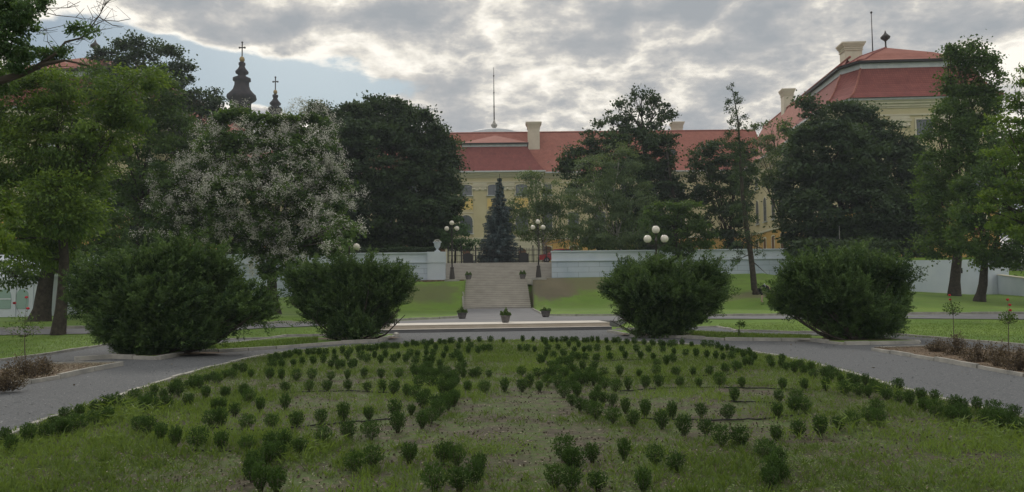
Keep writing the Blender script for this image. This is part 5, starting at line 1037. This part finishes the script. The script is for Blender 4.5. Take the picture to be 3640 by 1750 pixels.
# lawn edges: short grass along the kerbs and over the near lawns
def lawnfuzz(name, poly_px, n, h):
    pts = G(poly_px); xs_ = [q.x for q in pts]; ys_ = [q.y for q in pts]; x = rng.uniform(min(xs_),max(xs_),n); y = rng.uniform(min(ys_),max(ys_),n); c = np.zeros(n,bool); j = len(pts)-1
    for i in range(len(pts)):
        a, b = pts[i], pts[j]
        if abs(b.y-a.y) > 1e-9: c ^= ((a.y > y) != (b.y > y)) & (x < (b.x-a.x)*(y-a.y)/(b.y-a.y)+a.x)
        j = i
    x, y = x[c], y[c]; n = len(x); z = np.array([max(T(a, b), 0.0) for a, b in zip(x, y)])
    d = unit(rng.normal(size=(n,3))*np.array([0.5,0.5,0.1])+np.array([0,0,1.0])); hh = h*rng.uniform(0.5,1.3,n)
    o = leaf_obj(name, np.stack([x,y,z+0.0],1)+d*(hh*0.5)[:,None], d, rdir(n), hh, 0.012, rng.random(n)*0.5+0.5*vnoise(x,y,0.8,4), LM['weed'], None, (0,25,0)); o['kind'] = 'stuff'
lawnfuzz('lawn_grass', [(3355,1207),(3640,1233),(4100,1275),(4100,1140),(3240,1140),(2560,1150),(2548,1160),(2620,1176),(2925,1184)], 60000, 0.06)
lawnfuzz('lawn_grass', [(0,1283),(383,1227),(734,1211),(1016,1194),(1340,1186),(1300,1165),(700,1180),(0,1200),(-400,1205),(-400,1350)], 50000, 0.06)
def islandfuzz(near_, far_, n):
    P_ = G(near_)+G(far_)[::-1]; xs_ = [q.x for q in P_]; ys_ = [q.y for q in P_]; x = rng.uniform(min(xs_),max(xs_),n); y = rng.uniform(min(ys_),max(ys_),n); c = np.zeros(n,bool); j = len(P_)-1
    for i in range(len(P_)):
        a, b = P_[i], P_[j]
        if abs(b.y-a.y) > 1e-9: c ^= ((a.y > y) != (b.y > y)) & (x < (b.x-a.x)*(y-a.y)/(b.y-a.y)+a.x)
        j = i
    x, y = x[c], y[c]; n = len(x); d = unit(rng.normal(size=(n,3))*np.array([0.5,0.5,0.1])+np.array([0,0,1.0])); hh = 0.07*rng.uniform(0.4,1.6,n)
    o = leaf_obj('strip_grass', np.stack([x,y,np.full(n,0.05)],1)+d*(hh*0.5)[:,None], d, rdir(n), hh, 0.01, rng.random(n)*0.7, LM['weed'], None, (0,25,0)); o['kind'] = 'stuff'
islandfuzz([(700,1256),(978,1242),(1130,1229),(1130,1205),(800,1228),(690,1238)], [(700,1256),(701,1257)], 16000)
islandfuzz([(2460,1204),(2578,1212),(2883,1216),(2883,1199),(2610,1190),(2450,1182)], [(2460,1204),(2461,1203)], 16000)
# ------------------------------------------------------------ drip hoses
def hose(label, pts):
    w_ = smoothline([onz(a, b, 0.045) for a, b in pts], 2); w_ = [p+Vector((random.uniform(-0.02,0.02), random.uniform(-0.02,0.02), random.uniform(-0.005,0.008))) for p in resample(w_, 0.25)]
    mb = MB(); mb.tube(w_, 0.009, 5); tag(mb.build('drip_hose', M['hose'], None, w_[0]), label, 'hose', 'drip hoses in the round bed')
hose('black drip hose along the second row of the left fan', [(880,1409),(960,1402),(1090,1392),(1210,1389),(1310,1392),(1405,1400)])
hose('black drip hose low in the left fan, curving across the near rows', [(746,1521),(824,1528),(870,1532),(945,1530),(1070,1518),(1160,1508),(1264,1499),(1340,1495),(1390,1488)])
hose('short black drip hose near the left hedge of the bed', [(615,1445),(650,1441),(675,1439)])
hose('black drip hose at the near left arc of boxwoods', [(678,1599),(740,1602),(800,1604),(850,1606)])
hose('black drip hose along the middle row of the right fan', [(2200,1391),(2333,1380),(2440,1377),(2530,1377),(2680,1379),(2800,1383),(2830,1384)])
hose('black drip hose under the upper row of the right fan', [(2140,1337),(2285,1341),(2400,1339),(2480,1337),(2600,1329)])
hose('black drip hose at the back left of the right fan', [(2080,1289),(2160,1283),(2240,1279),(2290,1278)])
hose('faint black drip hose nearest the far edge of the right fan', [(2130,1257),(2200,1259),(2270,1260),(2400,1268)])
hose('short black drip hose in the third row of the right fan', [(2592,1427),(2660,1428),(2720,1429),(2750,1432)])
hose('long black drip hose under the fourth row of the right fan', [(2270,1488),(2400,1492),(2560,1496),(2680,1491),(2760,1484),(2830,1476),(2870,1468)])

# loose grit, pebbles and fallen leaves on the gravel path
n = 60000; x = rng.uniform(-17, 17, n); y = 5+26*rng.random(n)**1.6; kp = np.array([not inbed(a_, b_) for a_, b_ in zip(x, y)]); x, y = x[kp], y[kp]; n = len(x)
LM['grit'] = leafmat('grit', (0.035,0.038,0.045), (0.24,0.25,0.26), 0.0)
o = leaf_obj('path_grit', np.stack([x,y,np.full(n,0.016)],1), rdir(n)*np.array([1,1,0.1]), unit(rdir(n)*0.3+np.array([0,0,1])), rng.uniform(0.015,0.045,n), rng.uniform(0.01,0.03,n), rng.random(n), LM['grit'], None, (0,12,0)); o['kind'] = 'stuff'
n = 260; x = rng.uniform(-14, 14, n); y = 7+23*rng.random(n); kp = np.array([not inbed(a_, b_) for a_, b_ in zip(x, y)]); x, y = x[kp], y[kp]; n = len(x)
o = leaf_obj('fallen_leaves', np.stack([x,y,np.full(n,0.022)],1), rdir(n)*np.array([1,1,0.2]), unit(rdir(n)*0.4+np.array([0,0,1])), rng.uniform(0.05,0.10,n), 0.04, rng.random(n), LM['dry'], None, (0,12,0)); o['kind'] = 'stuff'
# ============================================================ LAMPS
def lamp(label, X, Y, H, group, s=1.0):
    z = T(X, Y); t = thing('globe_lamp', label, 'street lamp', (X, Y, z), group); t['_org'] = (0,0,0)
    mb = MB(); mb.lathe([(0.30,-0.25),(0.30,0.02),(0.25,0.05),(0.235,0.30),(0.15,0.98),(0.17,1.02),(0.17,1.08),(0.09,1.14),(0.075,1.2)], (0,0,0), 8, False); mb.build('base', M['lampiron'], t)
    mb = MB(); mb.lathe([(0.065,1.15),(0.06,1.7),(0.085,1.74),(0.085,1.8),(0.055,1.84),(0.045,H-0.85),(0.08,H-0.83),(0.08,H-0.72),(0.04,H-0.70),(0.035,H-0.44),(0.10,H-0.42),(0.10,H-0.40)], (0,0,0), 10); mb.build('pole', M['lampiron'], t)
    for sx in (-1, 1):
        mb = MB(); mb.tube([(0,0,H-0.98),(sx*0.2,0,H-1.04),(sx*0.40,0,H-1.02),(sx*0.45,0,H-0.93)], 0.022, 6); mb.tube([(0,0,H-1.35),(sx*0.12,0,H-1.2),(sx*0.24,0,H-1.06)], 0.014, 5); mb.lathe([(0.09,H-0.94),(0.10,H-0.90)], (sx*0.45,0,0), 10); mb.build('arm', M['lampiron'], t)
        mb = MB(); mb.sphere((sx*0.45,0,H-0.69), 0.210, 24, 16); mb.build('globe', M['globe'], t)
    mb = MB(); mb.sphere((0,0,H-0.20), 0.210, 24, 16); mb.build('globe', M['globe'], t)
    return t
LG = 'three-globe iron lamps in the park'
a = P(2331,805,41); b = lamp('three-globe lamp behind the third yew bush, its white globes before a green tree', a.x, 41, a.z-T(a.x,41)+0.02, LG)
a = P(1241,830,47); lamp('three-globe lamp left of the stairs, half hidden by the white blossoming catalpa', a.x, 47, P(1241,838,47).z-T(a.x,47), LG)
a = P(1606,785,68); lamp('three-globe lamp at the top left corner of the staircase', a.x, 68, a.z-T(a.x,68), LG)
a = P(1912,781,68); lamp('three-globe lamp at the top right corner of the staircase', a.x, 68, a.z-T(a.x,68), LG)
a = P(3035,882,60); lamp('three-globe lamp mostly hidden behind the rightmost yew bush', a.x, 60, a.z-T(a.x,60), LG)
for px in (1604,1912):
    a = P(px, 998, 68); mb = MB(); mb.box(a.x-0.55, a.x+0.75, 67.5, 68.4, a.z-0.4, T(a.x,68)+0.05); kind(mb.build('concrete_pad', M['kerbm']))
# ============================================================ PLANTERS
def planter(label, c, r, h, seed, full=1.0, tall=0.6):
    rs = random.Random(seed); t = thing('planter', label, 'flower pot', c, 'pots with flowers by the staircase'); c = Vector(c)
    mb = MB(); mb.lathe([(r*0.62,0),(r*0.70,h*0.1),(r*0.88,h*0.5),(r*0.98,h*0.86),(r*1.04,h*0.88),(r*1.04,h),(r*0.93,h),(r*0.9,h*0.9),(0.01,h*0.88)], c, 20); mb.build('pot', M['pot'], t)
    n = int(900*full); d = rdir(n); q = rng.random(n)**0.4; p = np.array(c)+np.stack([d[:,0]*q*r*1.15, d[:,1]*q*r*1.15, h*1.0+np.abs(d[:,2])*q*r*tall*1.5*(1+0.4*np.sin(d[:,0]*6+seed))],1)
    leaf_obj('foliage', p, rdir(n)+np.array([0,0,0.3]), rdir(n)+np.array([0,0,0.6]), 0.085, 0.05, rng.random(n)*0.8+0.2, LM['mid'], t)
    n = 26; d = rdir(n); p = np.array(c)+np.stack([d[:,0]*r*1.1, d[:,1]*r*1.1, h+0.04+np.abs(d[:,2])*r*0.9],1); leaf_obj('flowers', p, rdir(n), rdir(n)+np.array([0,-0.5,0.5]), 0.04, 0.04, rng.random(n), LM['straw'] if seed%2 else LM['dry'], t)
planter('grey flower pot in front, in the middle of the pale paved step', onz(1797,1147,0.305), 0.21, 0.32, 1, 1.1, 0.75)
planter('grey flower pot at the left foot of the staircase, by the lawn corner', onz(1643,1133,0.30), 0.24, 0.31, 2, 1.2, 0.6)
planter('grey flower pot at the right foot of the staircase, by the curved kerb', onz(1940,1127,0.30), 0.25, 0.33, 3, 1.3, 0.35)
planter('small flower pot on the left of the upper landing', Vector((P(1665,990,69.1).x,69.15,2.79)), 0.29, 0.40, 4, 1.0, 0.6)
planter('small flower pot on the right of the upper landing', Vector((P(1858,990,69.1).x,69.15,2.79)), 0.29, 0.42, 5, 1.0, 0.7)
# urn on the wall end
c = Vector((-6.72, 69.5, WT+0.03)); t = thing('stone_urn', 'white stone urn with flowers on the end of the left retaining wall', 'urn', c)
mb = MB(); mb.box(c.x-0.24,c.x+0.24,c.y-0.2,c.y+0.2,c.z,c.z+0.1); mb.lathe([(0.20,0.1),(0.12,0.16),(0.09,0.26),(0.16,0.34),(0.26,0.5),(0.30,0.72),(0.31,0.78),(0.40,0.85),(0.40,0.90),(0.30,0.90),(0.05,0.86)], c, 18); mb.build('bowl', M['wallwhite'], t)
n = 160; d = rdir(n); p = np.array(c)+np.stack([d[:,0]*0.3,d[:,1]*0.3,0.9+np.abs(d[:,2])*0.22],1); leaf_obj('flowers', p, rdir(n), rdir(n), 0.09, 0.06, rng.random(n), LM['petal'], t)
# ============================================================ FENCE, GATE PANELS, CARS
fx0, fx1, fz = -6.4, 4.1, 4.53
t = thing('iron_fence', 'black wrought iron fence across the top of the staircase', 'fence', (-1.2,77,fz))
mb = MB(); x = fx0
while x < fx1: mb.tube([(x,77,fz),(x,77,fz+1.42)], 0.017, 4); mb.lathe([(0.035,0),(0.01,0.1)], (x,77,fz+1.42), 4, False); x += 0.16
mb.build('bars', M['black'], t); mb = MB()
for z in (0.12, 0.75, 1.25): mb.box(fx0, fx1, 76.97, 77.03, fz+z, fz+z+0.05)
mb.build('rails', M['black'], t)
for px in (1593,1640,1690,1850,1895,1942): x = P(px,930,77).x; mb = MB(); mb.box(x-0.06,x+0.06,76.93,77.05,fz,fz+1.6); mb.sphere((x,76.99,fz+1.66),0.08,8,6); mb.build('post', M['black'], t)
for px, side in ((1664,'left'),(1862,'right')):
    a = P(px,930,76.8); o = [(x_+a.x, z_+fz) for x_, z_ in arch(0.88, 1.02, 8, 0.2)]
    tt_ = thing('notice_board', 'dark arched board standing before the fence, %s of the blue spruce' % side, 'board', (a.x,76.8,fz)); mb = MB(); mb.extr(o, 76.78, 76.84); mb.build('panel', M['black'], tt_)
    mb = MB(); [mb.box(a.x+s*0.47-0.03, a.x+s*0.47+0.03, 76.77, 76.85, fz, fz+1.0) for s in (-1,)]; mb.build('post', M['black'], tt_); mb = MB(); mb.box(a.x+0.44, a.x+0.50, 76.77, 76.85, fz, fz+1.0); mb.build('post', M['black'], tt_)
def car(label, x, y, z, rot, paint):
    t = thing('parked_car', label, 'car', (x,y,z)); t['_org'] = (0,0,0); t.rotation_euler.z = rot
    prof = [(-2.1,0.35),(-2.12,0.62),(-2.0,0.88),(-1.25,0.98),(-0.55,1.42),(0.15,1.50),(1.2,1.44),(1.85,1.05),(2.08,0.98),(2.12,0.6),(2.08,0.32)]
    def sec(p, w): mb_ = MB(); return mb_
    mb = MB(); n = len(prof); ws = [0.80,0.86,0.84,0.80,0.60,0.58,0.60,0.74,0.80,0.86,0.82]
    vs = [(px_, -w, pz) for (px_, pz), w in zip(prof, ws)]+[(px_, w, pz) for (px_, pz), w in zip(prof, ws)]
    lower = [(p[0], -0.87, min(p[1],0.92)) for p in prof]+[(p[0], 0.87, min(p[1],0.92)) for p in prof]
    mb.add(vs, [(i,i+1,n+i+1,n+i) for i in range(n-1)]+[(n-1,0,n,2*n-1)], True)
    mb.add([(p[0]*0.995, -0.86, min(p[1],0.95)) for p in prof]+[(p[0]*0.995, 0.86, min(p[1],0.95)) for p in prof], [tuple(range(n)), tuple(range(2*n-1,n-1,-1))]+[(i,n+i,n+i+1,i+1) for i in range(n-1)])
    mb.add([(-1.25,-0.80,0.95),(-0.55,-0.60,1.42),(0.15,-0.58,1.50),(1.2,-0.60,1.44),(1.85,-0.74,1.0)], [(0,1,2,3,4)]); mb.add([(-1.25,0.80,0.95),(-0.55,0.60,1.42),(0.15,0.58,1.50),(1.2,0.60,1.44),(1.85,0.74,1.0)], [(4,3,2,1,0)])
    mb.build('body', M[paint], t)
    mb = MB()
    for s in (-1,1): mb.add([(-1.05,s*0.79,1.0),(-0.5,s*0.64,1.36),(1.1,s*0.64,1.38),(1.6,s*0.76,1.02)], [(0,1,2,3) if s > 0 else (3,2,1,0)])
    mb.build('side_windows', M['glass'], t)
    mb = MB(); mb.add([(-1.22,-0.72,1.02),(-1.22,0.72,1.02),(-0.60,0.55,1.41),(-0.60,-0.55,1.41)], [(3,2,1,0)]); mb.add([(-1.235,-0.72,1.02),(-1.235,0.72,1.02),(-0.615,0.55,1.41),(-0.615,-0.55,1.41)], [(0,1,2,3)]); mb.build('windscreen', M['glass'], t)
    mb = MB(); mb.add([(1.84,-0.66,1.09),(1.84,0.66,1.09),(1.26,0.54,1.43),(1.26,-0.54,1.43)], [(0,1,2,3)]); mb.build('rear_window', M['glass'], t)
    for wx in (-1.3,1.3):
        for s in (-1,1):
            mb = MB(); L = Matrix.Translation((wx, s*0.80, 0.31)) @ Matrix.Rotation(math.pi/2, 4, 'X'); mb.M = L; mb.lathe([(0.2,-0.1),(0.31,-0.09),(0.31,0.09),(0.2,0.1)], (0,0,0), 16); wh = mb.build('wheel', M['tyre'], t)
            mb = MB(L); mb.lathe([(0.18,-0.11),(0.19,0.0),(0.18,0.11)], (0,0,0), 12); mb.build('hub', M['hub'], wh)
    for s in (-1,1): mb = MB(); mb.box(2.02,2.10,s*0.7-0.12,s*0.7+0.12,0.68,0.86); mb.build('tail_light', M['rosered'], t); mb = MB(); mb.box(-2.125,-2.03,s*0.66-0.15,s*0.66+0.15,0.62,0.74); mb.build('headlight', M['globe'], t)
a = P(1975,905,80); car('red parked car behind the iron fence, at the right end of the stair opening', a.x+0.3, 80, TZ+0.2, 0.05, 'carred')
a = P(2925,905,74); car('dark parked car on the terrace under the huge dark tree, above the rightmost yew', a.x, 73.5, TZ, 0.0, 'cardark')
# thin white pole under the dark tree
a = P(2983,805,72); t = thing('white_pole', 'thin white pole in front of the huge dark tree at the right', 'pole', (a.x,72,TZ)); mb = MB(); mb.tube([(a.x,72,TZ),(a.x,72,a.z)], 0.03, 8); mb.build('shaft', M['kerbm'], t); mb = MB(); mb.sphere((a.x,72,a.z), 0.05, 8, 6); mb.build('cap', M['kerbm'], t)
# ============================================================ MARQUEE AT THE LEFT
Yt = 53.0; x0 = P(-420,1000,Yt).x; x1 = P(140,1000,Yt).x; zb = T(x1,Yt)-0.02; zt_ = P(60,985,Yt).z
t = thing('white_marquee', 'white marquee with arched clear windows at the left edge behind the trees', 'tent', ((x0+x1)/2,Yt,zb))
mb = MB(); mb.box(x0,x1,Yt,Yt+6,zb,zt_); mb.build('wall', M['tent'], t)
mb = MB(); zr = zt_+1.7; mb.add([(x0-0.1,Yt-0.12,zt_),(x1+0.1,Yt-0.12,zt_),(x1+0.1,Yt+6.1,zt_),(x0-0.1,Yt+6.1,zt_),(x0-0.1,Yt+3,zr),(x1+0.1,Yt+3,zr)], [(0,1,5,4),(2,3,4,5),(1,2,5),(3,0,4)]); mb.add([(x0-0.1,Yt-0.13,zt_-0.22),(x1+0.1,Yt-0.13,zt_-0.22),(x1+0.1,Yt-0.13,zt_),(x0-0.1,Yt-0.13,zt_)], [(0,1,2,3)]); mb.build('roof', M['tent'], t)
ww = (P(102,1000,Yt).x-P(60,1000,Yt).x); 
for px, w in ((82,42),(18,46),(-60,46),(-140,46),(-220,46)):
    w_ = w/F*Yt; xx = P(px,1000,Yt).x; z0 = P(px,1098,Yt).z; z1 = P(px,1028,Yt).z; mb = MB(); mb.extr([(xx+q[0], z0+q[1]) for q in arch(w_, z1-z0)], Yt-0.03, Yt-0.005); wn_ = mb.build('window', M['tentwin'], t)
    if px < 40: mb = MB(); mb.box(xx-w_/2-0.05, xx+w_/2+0.05, Yt-0.05, Yt-0.032, (z0+z1)/2-0.05, (z0+z1)/2+0.04); mb.build('glazing_bar', M['tent'], wn_)
mb = MB(); xx = P(58,1000,Yt).x; mb.box(xx-0.05,xx+0.03,Yt-0.08,Yt-0.002,zb,zt_); xx = P(118,1000,Yt).x; mb.box(xx-0.05,xx+0.05,Yt-0.08,Yt-0.002,zb,zt_); mb.build('post', M['tent'], t)
a = P(252,1120,60); t = thing('wooden_shed', 'dark brown wooden shed between the two left tree trunks and the largest yew', 'shed', (a.x,60,T(a.x,60)))
mb = MB(); mb.box(a.x-0.6,a.x+0.55,60,61.5,T(a.x,60)-0.1,T(a.x,60)+1.15); mb.build('wall', M['shutter'], t); mb = MB(); mb.frustum((a.x-0.75,a.x+0.7,59.85,61.65,T(a.x,60)+1.15),(a.x-0.65,a.x+0.6,59.95,61.5,T(a.x,60)+1.24)); mb.build('roof', M['bark'], t)
# ============================================================ ROSES, DRY SHRUBS, SAPLING
def rose(label, base, top, rad, nfl, seed, group='standard roses in the side beds'):
    b = onz(*base, 0.06); Y = b.y; tp = P(top[0], top[1], Y); t = thing('standard_rose', label, 'rose', b, group)
    mb = MB(); mb.tube(bend(b-Vector((0,0,0.05)), tp, 5, 0.02), [0.014,0.012,0.011,0.010,0.009,0.008], 6)
    for k in range(9): d = rdir(1)[0]; e = tp+Vector((d[0]*rad, d[1]*rad, abs(d[2])*rad*1.3)); mb.tube(bend(tp-Vector((0,0,0.05)), e, 3, 0.1), [0.007,0.005,0.004,0.002], 4)
    mb.build('stem', M['twig'], t)
    n = 260; d = rdir(n); q = rng.random(n)**0.5; p = np.array(tp)+np.stack([d[:,0]*q*rad, d[:,1]*q*rad, 0.03+d[:,2]*q*rad*0.8+rad*0.35],1); leaf_obj('leaves', p, rdir(n), rdir(n)+np.array([0,0,0.8]), 0.055, 0.03, rng.random(n), LM['mid'], t)
    for k in range(nfl):
        mb = MB(); fxx = tp+Vector((rng.normal()*rad*0.35, rng.normal()*rad*0.3, rad*1.35+0.12*k)); mb.tube([tp+Vector((0,0,rad*0.5)), fxx], [0.004,0.003], 4); mb.build('flower_stem', M['twig'], t)
        m_ = 26; d = rdir(m_); leaf_obj('rose_flower', np.array(fxx)+d*0.028*np.array([1,1,0.7]), unit(np.cross(d, rdir(m_))), d, 0.045, 0.04, rng.random(m_), LM['red'], t)
rose('standard rose with one dull red bloom in the right bed, nearer the rightmost yew', (3392,1222), (3388,1112), 0.27, 2, 1)
rose('standard rose with bright red blooms at the right edge of the right bed', (3588,1262), (3585,1145), 0.20, 3, 2)
rose('small standard rose with red blooms over the left side bed', (92,1312), (88,1190), 0.42, 3, 3)
b = onz(2625,1196,0.06); t = thing('sapling', 'thin young sapling in the grass strip between the two right yew bushes', 'sapling', b); tp = P(2628,1150,b.y)
mb = MB(); mb.tube([b, b.lerp(tp,0.5)+Vector((0.02,0,0)), tp], [0.012,0.01,0.006], 5); mb.build('stem', M['twig'], t)
n = 150; d = rdir(n); p = np.array(tp)+d*np.array([0.19,0.16,0.13])*(rng.random((n,1))**0.5)+np.array([0.05,0,-0.02]); p2 = np.array(b)+np.abs(rdir(40))*np.array([0.06,0.06,0.22])
leaf_obj('leaves', np.concatenate([p,p2]), rdir(190), rdir(190)+np.array([0,0,1]), 0.07, 0.035, rng.random(190), LM['mid'], t)
def dryshrub(label, px, py, w, h):
    b = onz(px, py, 0.06); t = thing('dry_shrub', label, 'shrub', b, 'dry brown shrubs in the side beds'); mb = MB(); tips = []
    for k in range(46):
        a = random.random()*6.28; q = random.random(); e = b+Vector((math.cos(a)*w*q, math.sin(a)*w*q*0.6, h*(1.05-0.5*q)*random.uniform(0.6,1.15))); l = bend(b+Vector((math.cos(a)*w*q*0.4, math.sin(a)*w*q*0.25, -0.02)), e, 3, 0.14); mb.tube(l, [0.006,0.005,0.004,0.002], 4); tips += l[1:]
    mb.build('twigs', M['twig'], t); tips = np.array([tuple(v_) for v_ in tips]); k = 12; p = (tips[:,None]+rng.normal(size=(len(tips),k,3))*0.035).reshape(-1,3); n = len(p)
    leaf_obj('dry_leaves', p, rdir(n)+np.array([0,0,0.3]), rdir(n), rng.uniform(0.025,0.05,n), 0.02, rng.random(n), LM['dry'], t)
dryshrub('dry brown shrub at the left edge in the left side bed', 15, 1385, 0.42, 0.30)
dryshrub('dry brown shrub in the left side bed below the small rose', 90, 1345, 0.5, 0.42)
dryshrub('low dry shrub with slanting twigs, rightmost in the left side bed', 150, 1330, 0.4, 0.30)
dryshrub('first dry shrub in the right side bed, nearest the bed tip', 3335, 1250, 0.3, 0.28)
dryshrub('dry shrub at the foot of the duller standard rose', 3405, 1262, 0.5, 0.42)
dryshrub('dry shrub between the two standard roses, broad and brown', 3480, 1285, 0.5, 0.36)
dryshrub('dry shrub in front of the rose with bright red blooms', 3560, 1302, 0.5, 0.42)
dryshrub('dry shrub at the very right edge in the right side bed', 3630, 1318, 0.45, 0.40)
for sb_, n in ((SBL,2600),(SBR,3200)):
    a, f = sb_; q = rng.random(n); x = []; p = []
    for i in range(n):
        u_ = random.random()*(len(a)-1.001); k = int(u_); A = a[k].lerp(a[k+1], u_-k); v_ = u_/(len(a)-1)*(len(f)-1); k2 = min(int(v_), len(f)-2); Bq = f[k2].lerp(f[k2+1], v_-k2); c = A.lerp(Bq, random.random()); p.append((c.x, c.y, 0.065+random.random()*0.02))
    o = leaf_obj('bark_chips', np.array(p), rdir(n)*np.array([1,1,0.3]), unit(rdir(n)*0.6+np.array([0,0,1])), rng.uniform(0.02,0.06,n), rng.uniform(0.01,0.03,n), rng.random(n), LM['dry'] if n > 3000 else LM['straw'], None, (0,10,0)); o['kind'] = 'stuff'
# ============================================================ GARDENER
hp = hit(2706,1040); Yp = 55.0; gx = P(2712,1005,Yp).x; gz = T(gx,Yp)
M['dark_cloth'] = mat('dark_cloth', (0.018,0.018,0.02), 0.9); M['skin'] = mat('skin', (0.38,0.29,0.23), 0.6); M['hair'] = mat('grey_hair', (0.28,0.27,0.25), 0.8)
def skin_obj(name, verts, edges, radii, m, parent, root=0):
    me = bpy.data.meshes.new(name); me.from_pydata(verts, edges, []); me.materials.append(m); ob = bpy.data.objects.new(name, me); COL.objects.link(ob); ob.parent = parent
    md = ob.modifiers.new('skin', 'SKIN'); md.use_smooth_shade = True; me.skin_vertices
    if not me.skin_vertices:
        me.attributes.new
    s = ob.modifiers.new('sub', 'SUBSURF'); s.levels = 1; s.render_levels = 1
    import bmesh
    bm = bmesh.new(); bm.from_mesh(me); lay = bm.verts.layers.skin.verify(); bm.verts.ensure_lookup_table()
    for i, r_ in enumerate(radii): bm.verts[i][lay].radius = (r_, r_) if not isinstance(r_, tuple) else r_; bm.verts[i][lay].use_root = (i == root)
    bm.to_mesh(me); bm.free(); return ob
gp_ = thing('person', 'person in dark shirt and shorts bending low on the lawn beside the rightmost yew bush', 'person', (gx,Yp,gz))
# facing +x; hips high at the left, back level, arms down to the ground
V_ = [(-0.22,0,0.98),(-0.10,0,1.10),(0.10,0,1.16),(0.28,0,1.14),(0.38,0,1.08),(0.46,0,1.02),(0.56,0,0.96),
      (-0.22,-0.11,0.90),(-0.12,-0.12,0.50),(-0.20,-0.12,0.08),(-0.06,-0.13,0.04),(-0.22,0.11,0.90),(-0.02,0.13,0.50),(-0.08,0.13,0.08),(0.06,0.13,0.04),
      (0.30,-0.19,1.08),(0.30,-0.22,0.80),(0.36,-0.16,0.56),(0.39,-0.14,0.47),(0.30,0.19,1.08),(0.34,0.22,0.80),(0.42,0.14,0.58),(0.45,0.12,0.49)]
E_ = [(0,1),(1,2),(2,3),(3,4),(4,5),(5,6),(0,7),(7,8),(8,9),(9,10),(0,11),(11,12),(12,13),(13,14),(3,15),(15,16),(16,17),(17,18),(3,19),(19,20),(20,21),(21,22)]
Rr = [0.13,0.135,0.15,0.14,0.06,0.055,0.10,0.095,0.062,0.042,0.04,0.095,0.062,0.042,0.04,0.06,0.045,0.034,0.035,0.06,0.045,0.034,0.035]
skin_obj('body', V_, E_, Rr, M['skin'], gp_)
skin_obj('jacket', [V_[i] for i in (0,1,2,3,15,16,19,20)], [(0,1),(1,2),(2,3),(3,4),(4,5),(3,6),(6,7)], [0.14,0.15,0.165,0.155,0.075,0.06,0.075,0.06], M['dark_cloth'], gp_)
skin_obj('trousers', [V_[i] for i in (0,7,8,11,12)], [(0,1),(1,2),(0,3),(3,4)], [0.15,0.112,0.085,0.112,0.085], M['dark_cloth'], gp_)
mb = MB(); mb.sphere((gx+0.57, Yp, gz+1.0), 0.10, 12, 8, (1,0.95,0.9)); mb.build('hair', M['dark_cloth'], gp_)
mb = MB(); mb.tube([(gx+0.12,Yp-0.17,gz+1.02),(gx+0.1,Yp-0.13,gz+1.26),(gx+0.1,Yp,gz+1.34),(gx+0.1,Yp+0.13,gz+1.26)], 0.025, 6); mb.build('strap', M['wallwhite'], gp_)
# ============================================================ HAZE
mb = MB(); mb.box(-400, 400, -40, 420, -3, 62); hz = kind(mb.build('haze', M['glass']), 'stuff'); hm = bpy.data.materials.new('haze_air'); hm.use_nodes = True
hn = hm.node_tree; hn.nodes.clear(); pv = hn.nodes.new('ShaderNodeVolumePrincipled'); pv.inputs['Color'].default_value = (0.80,0.88,1.0,1); pv.inputs['Density'].default_value = 0.0004; pv.inputs['Anisotropy'].default_value = 0.1
ho = hn.nodes.new('ShaderNodeOutputMaterial'); hn.links.new(pv.outputs[0], ho.inputs['Volume']); hz.data.materials.clear(); hz.data.materials.append(hm)
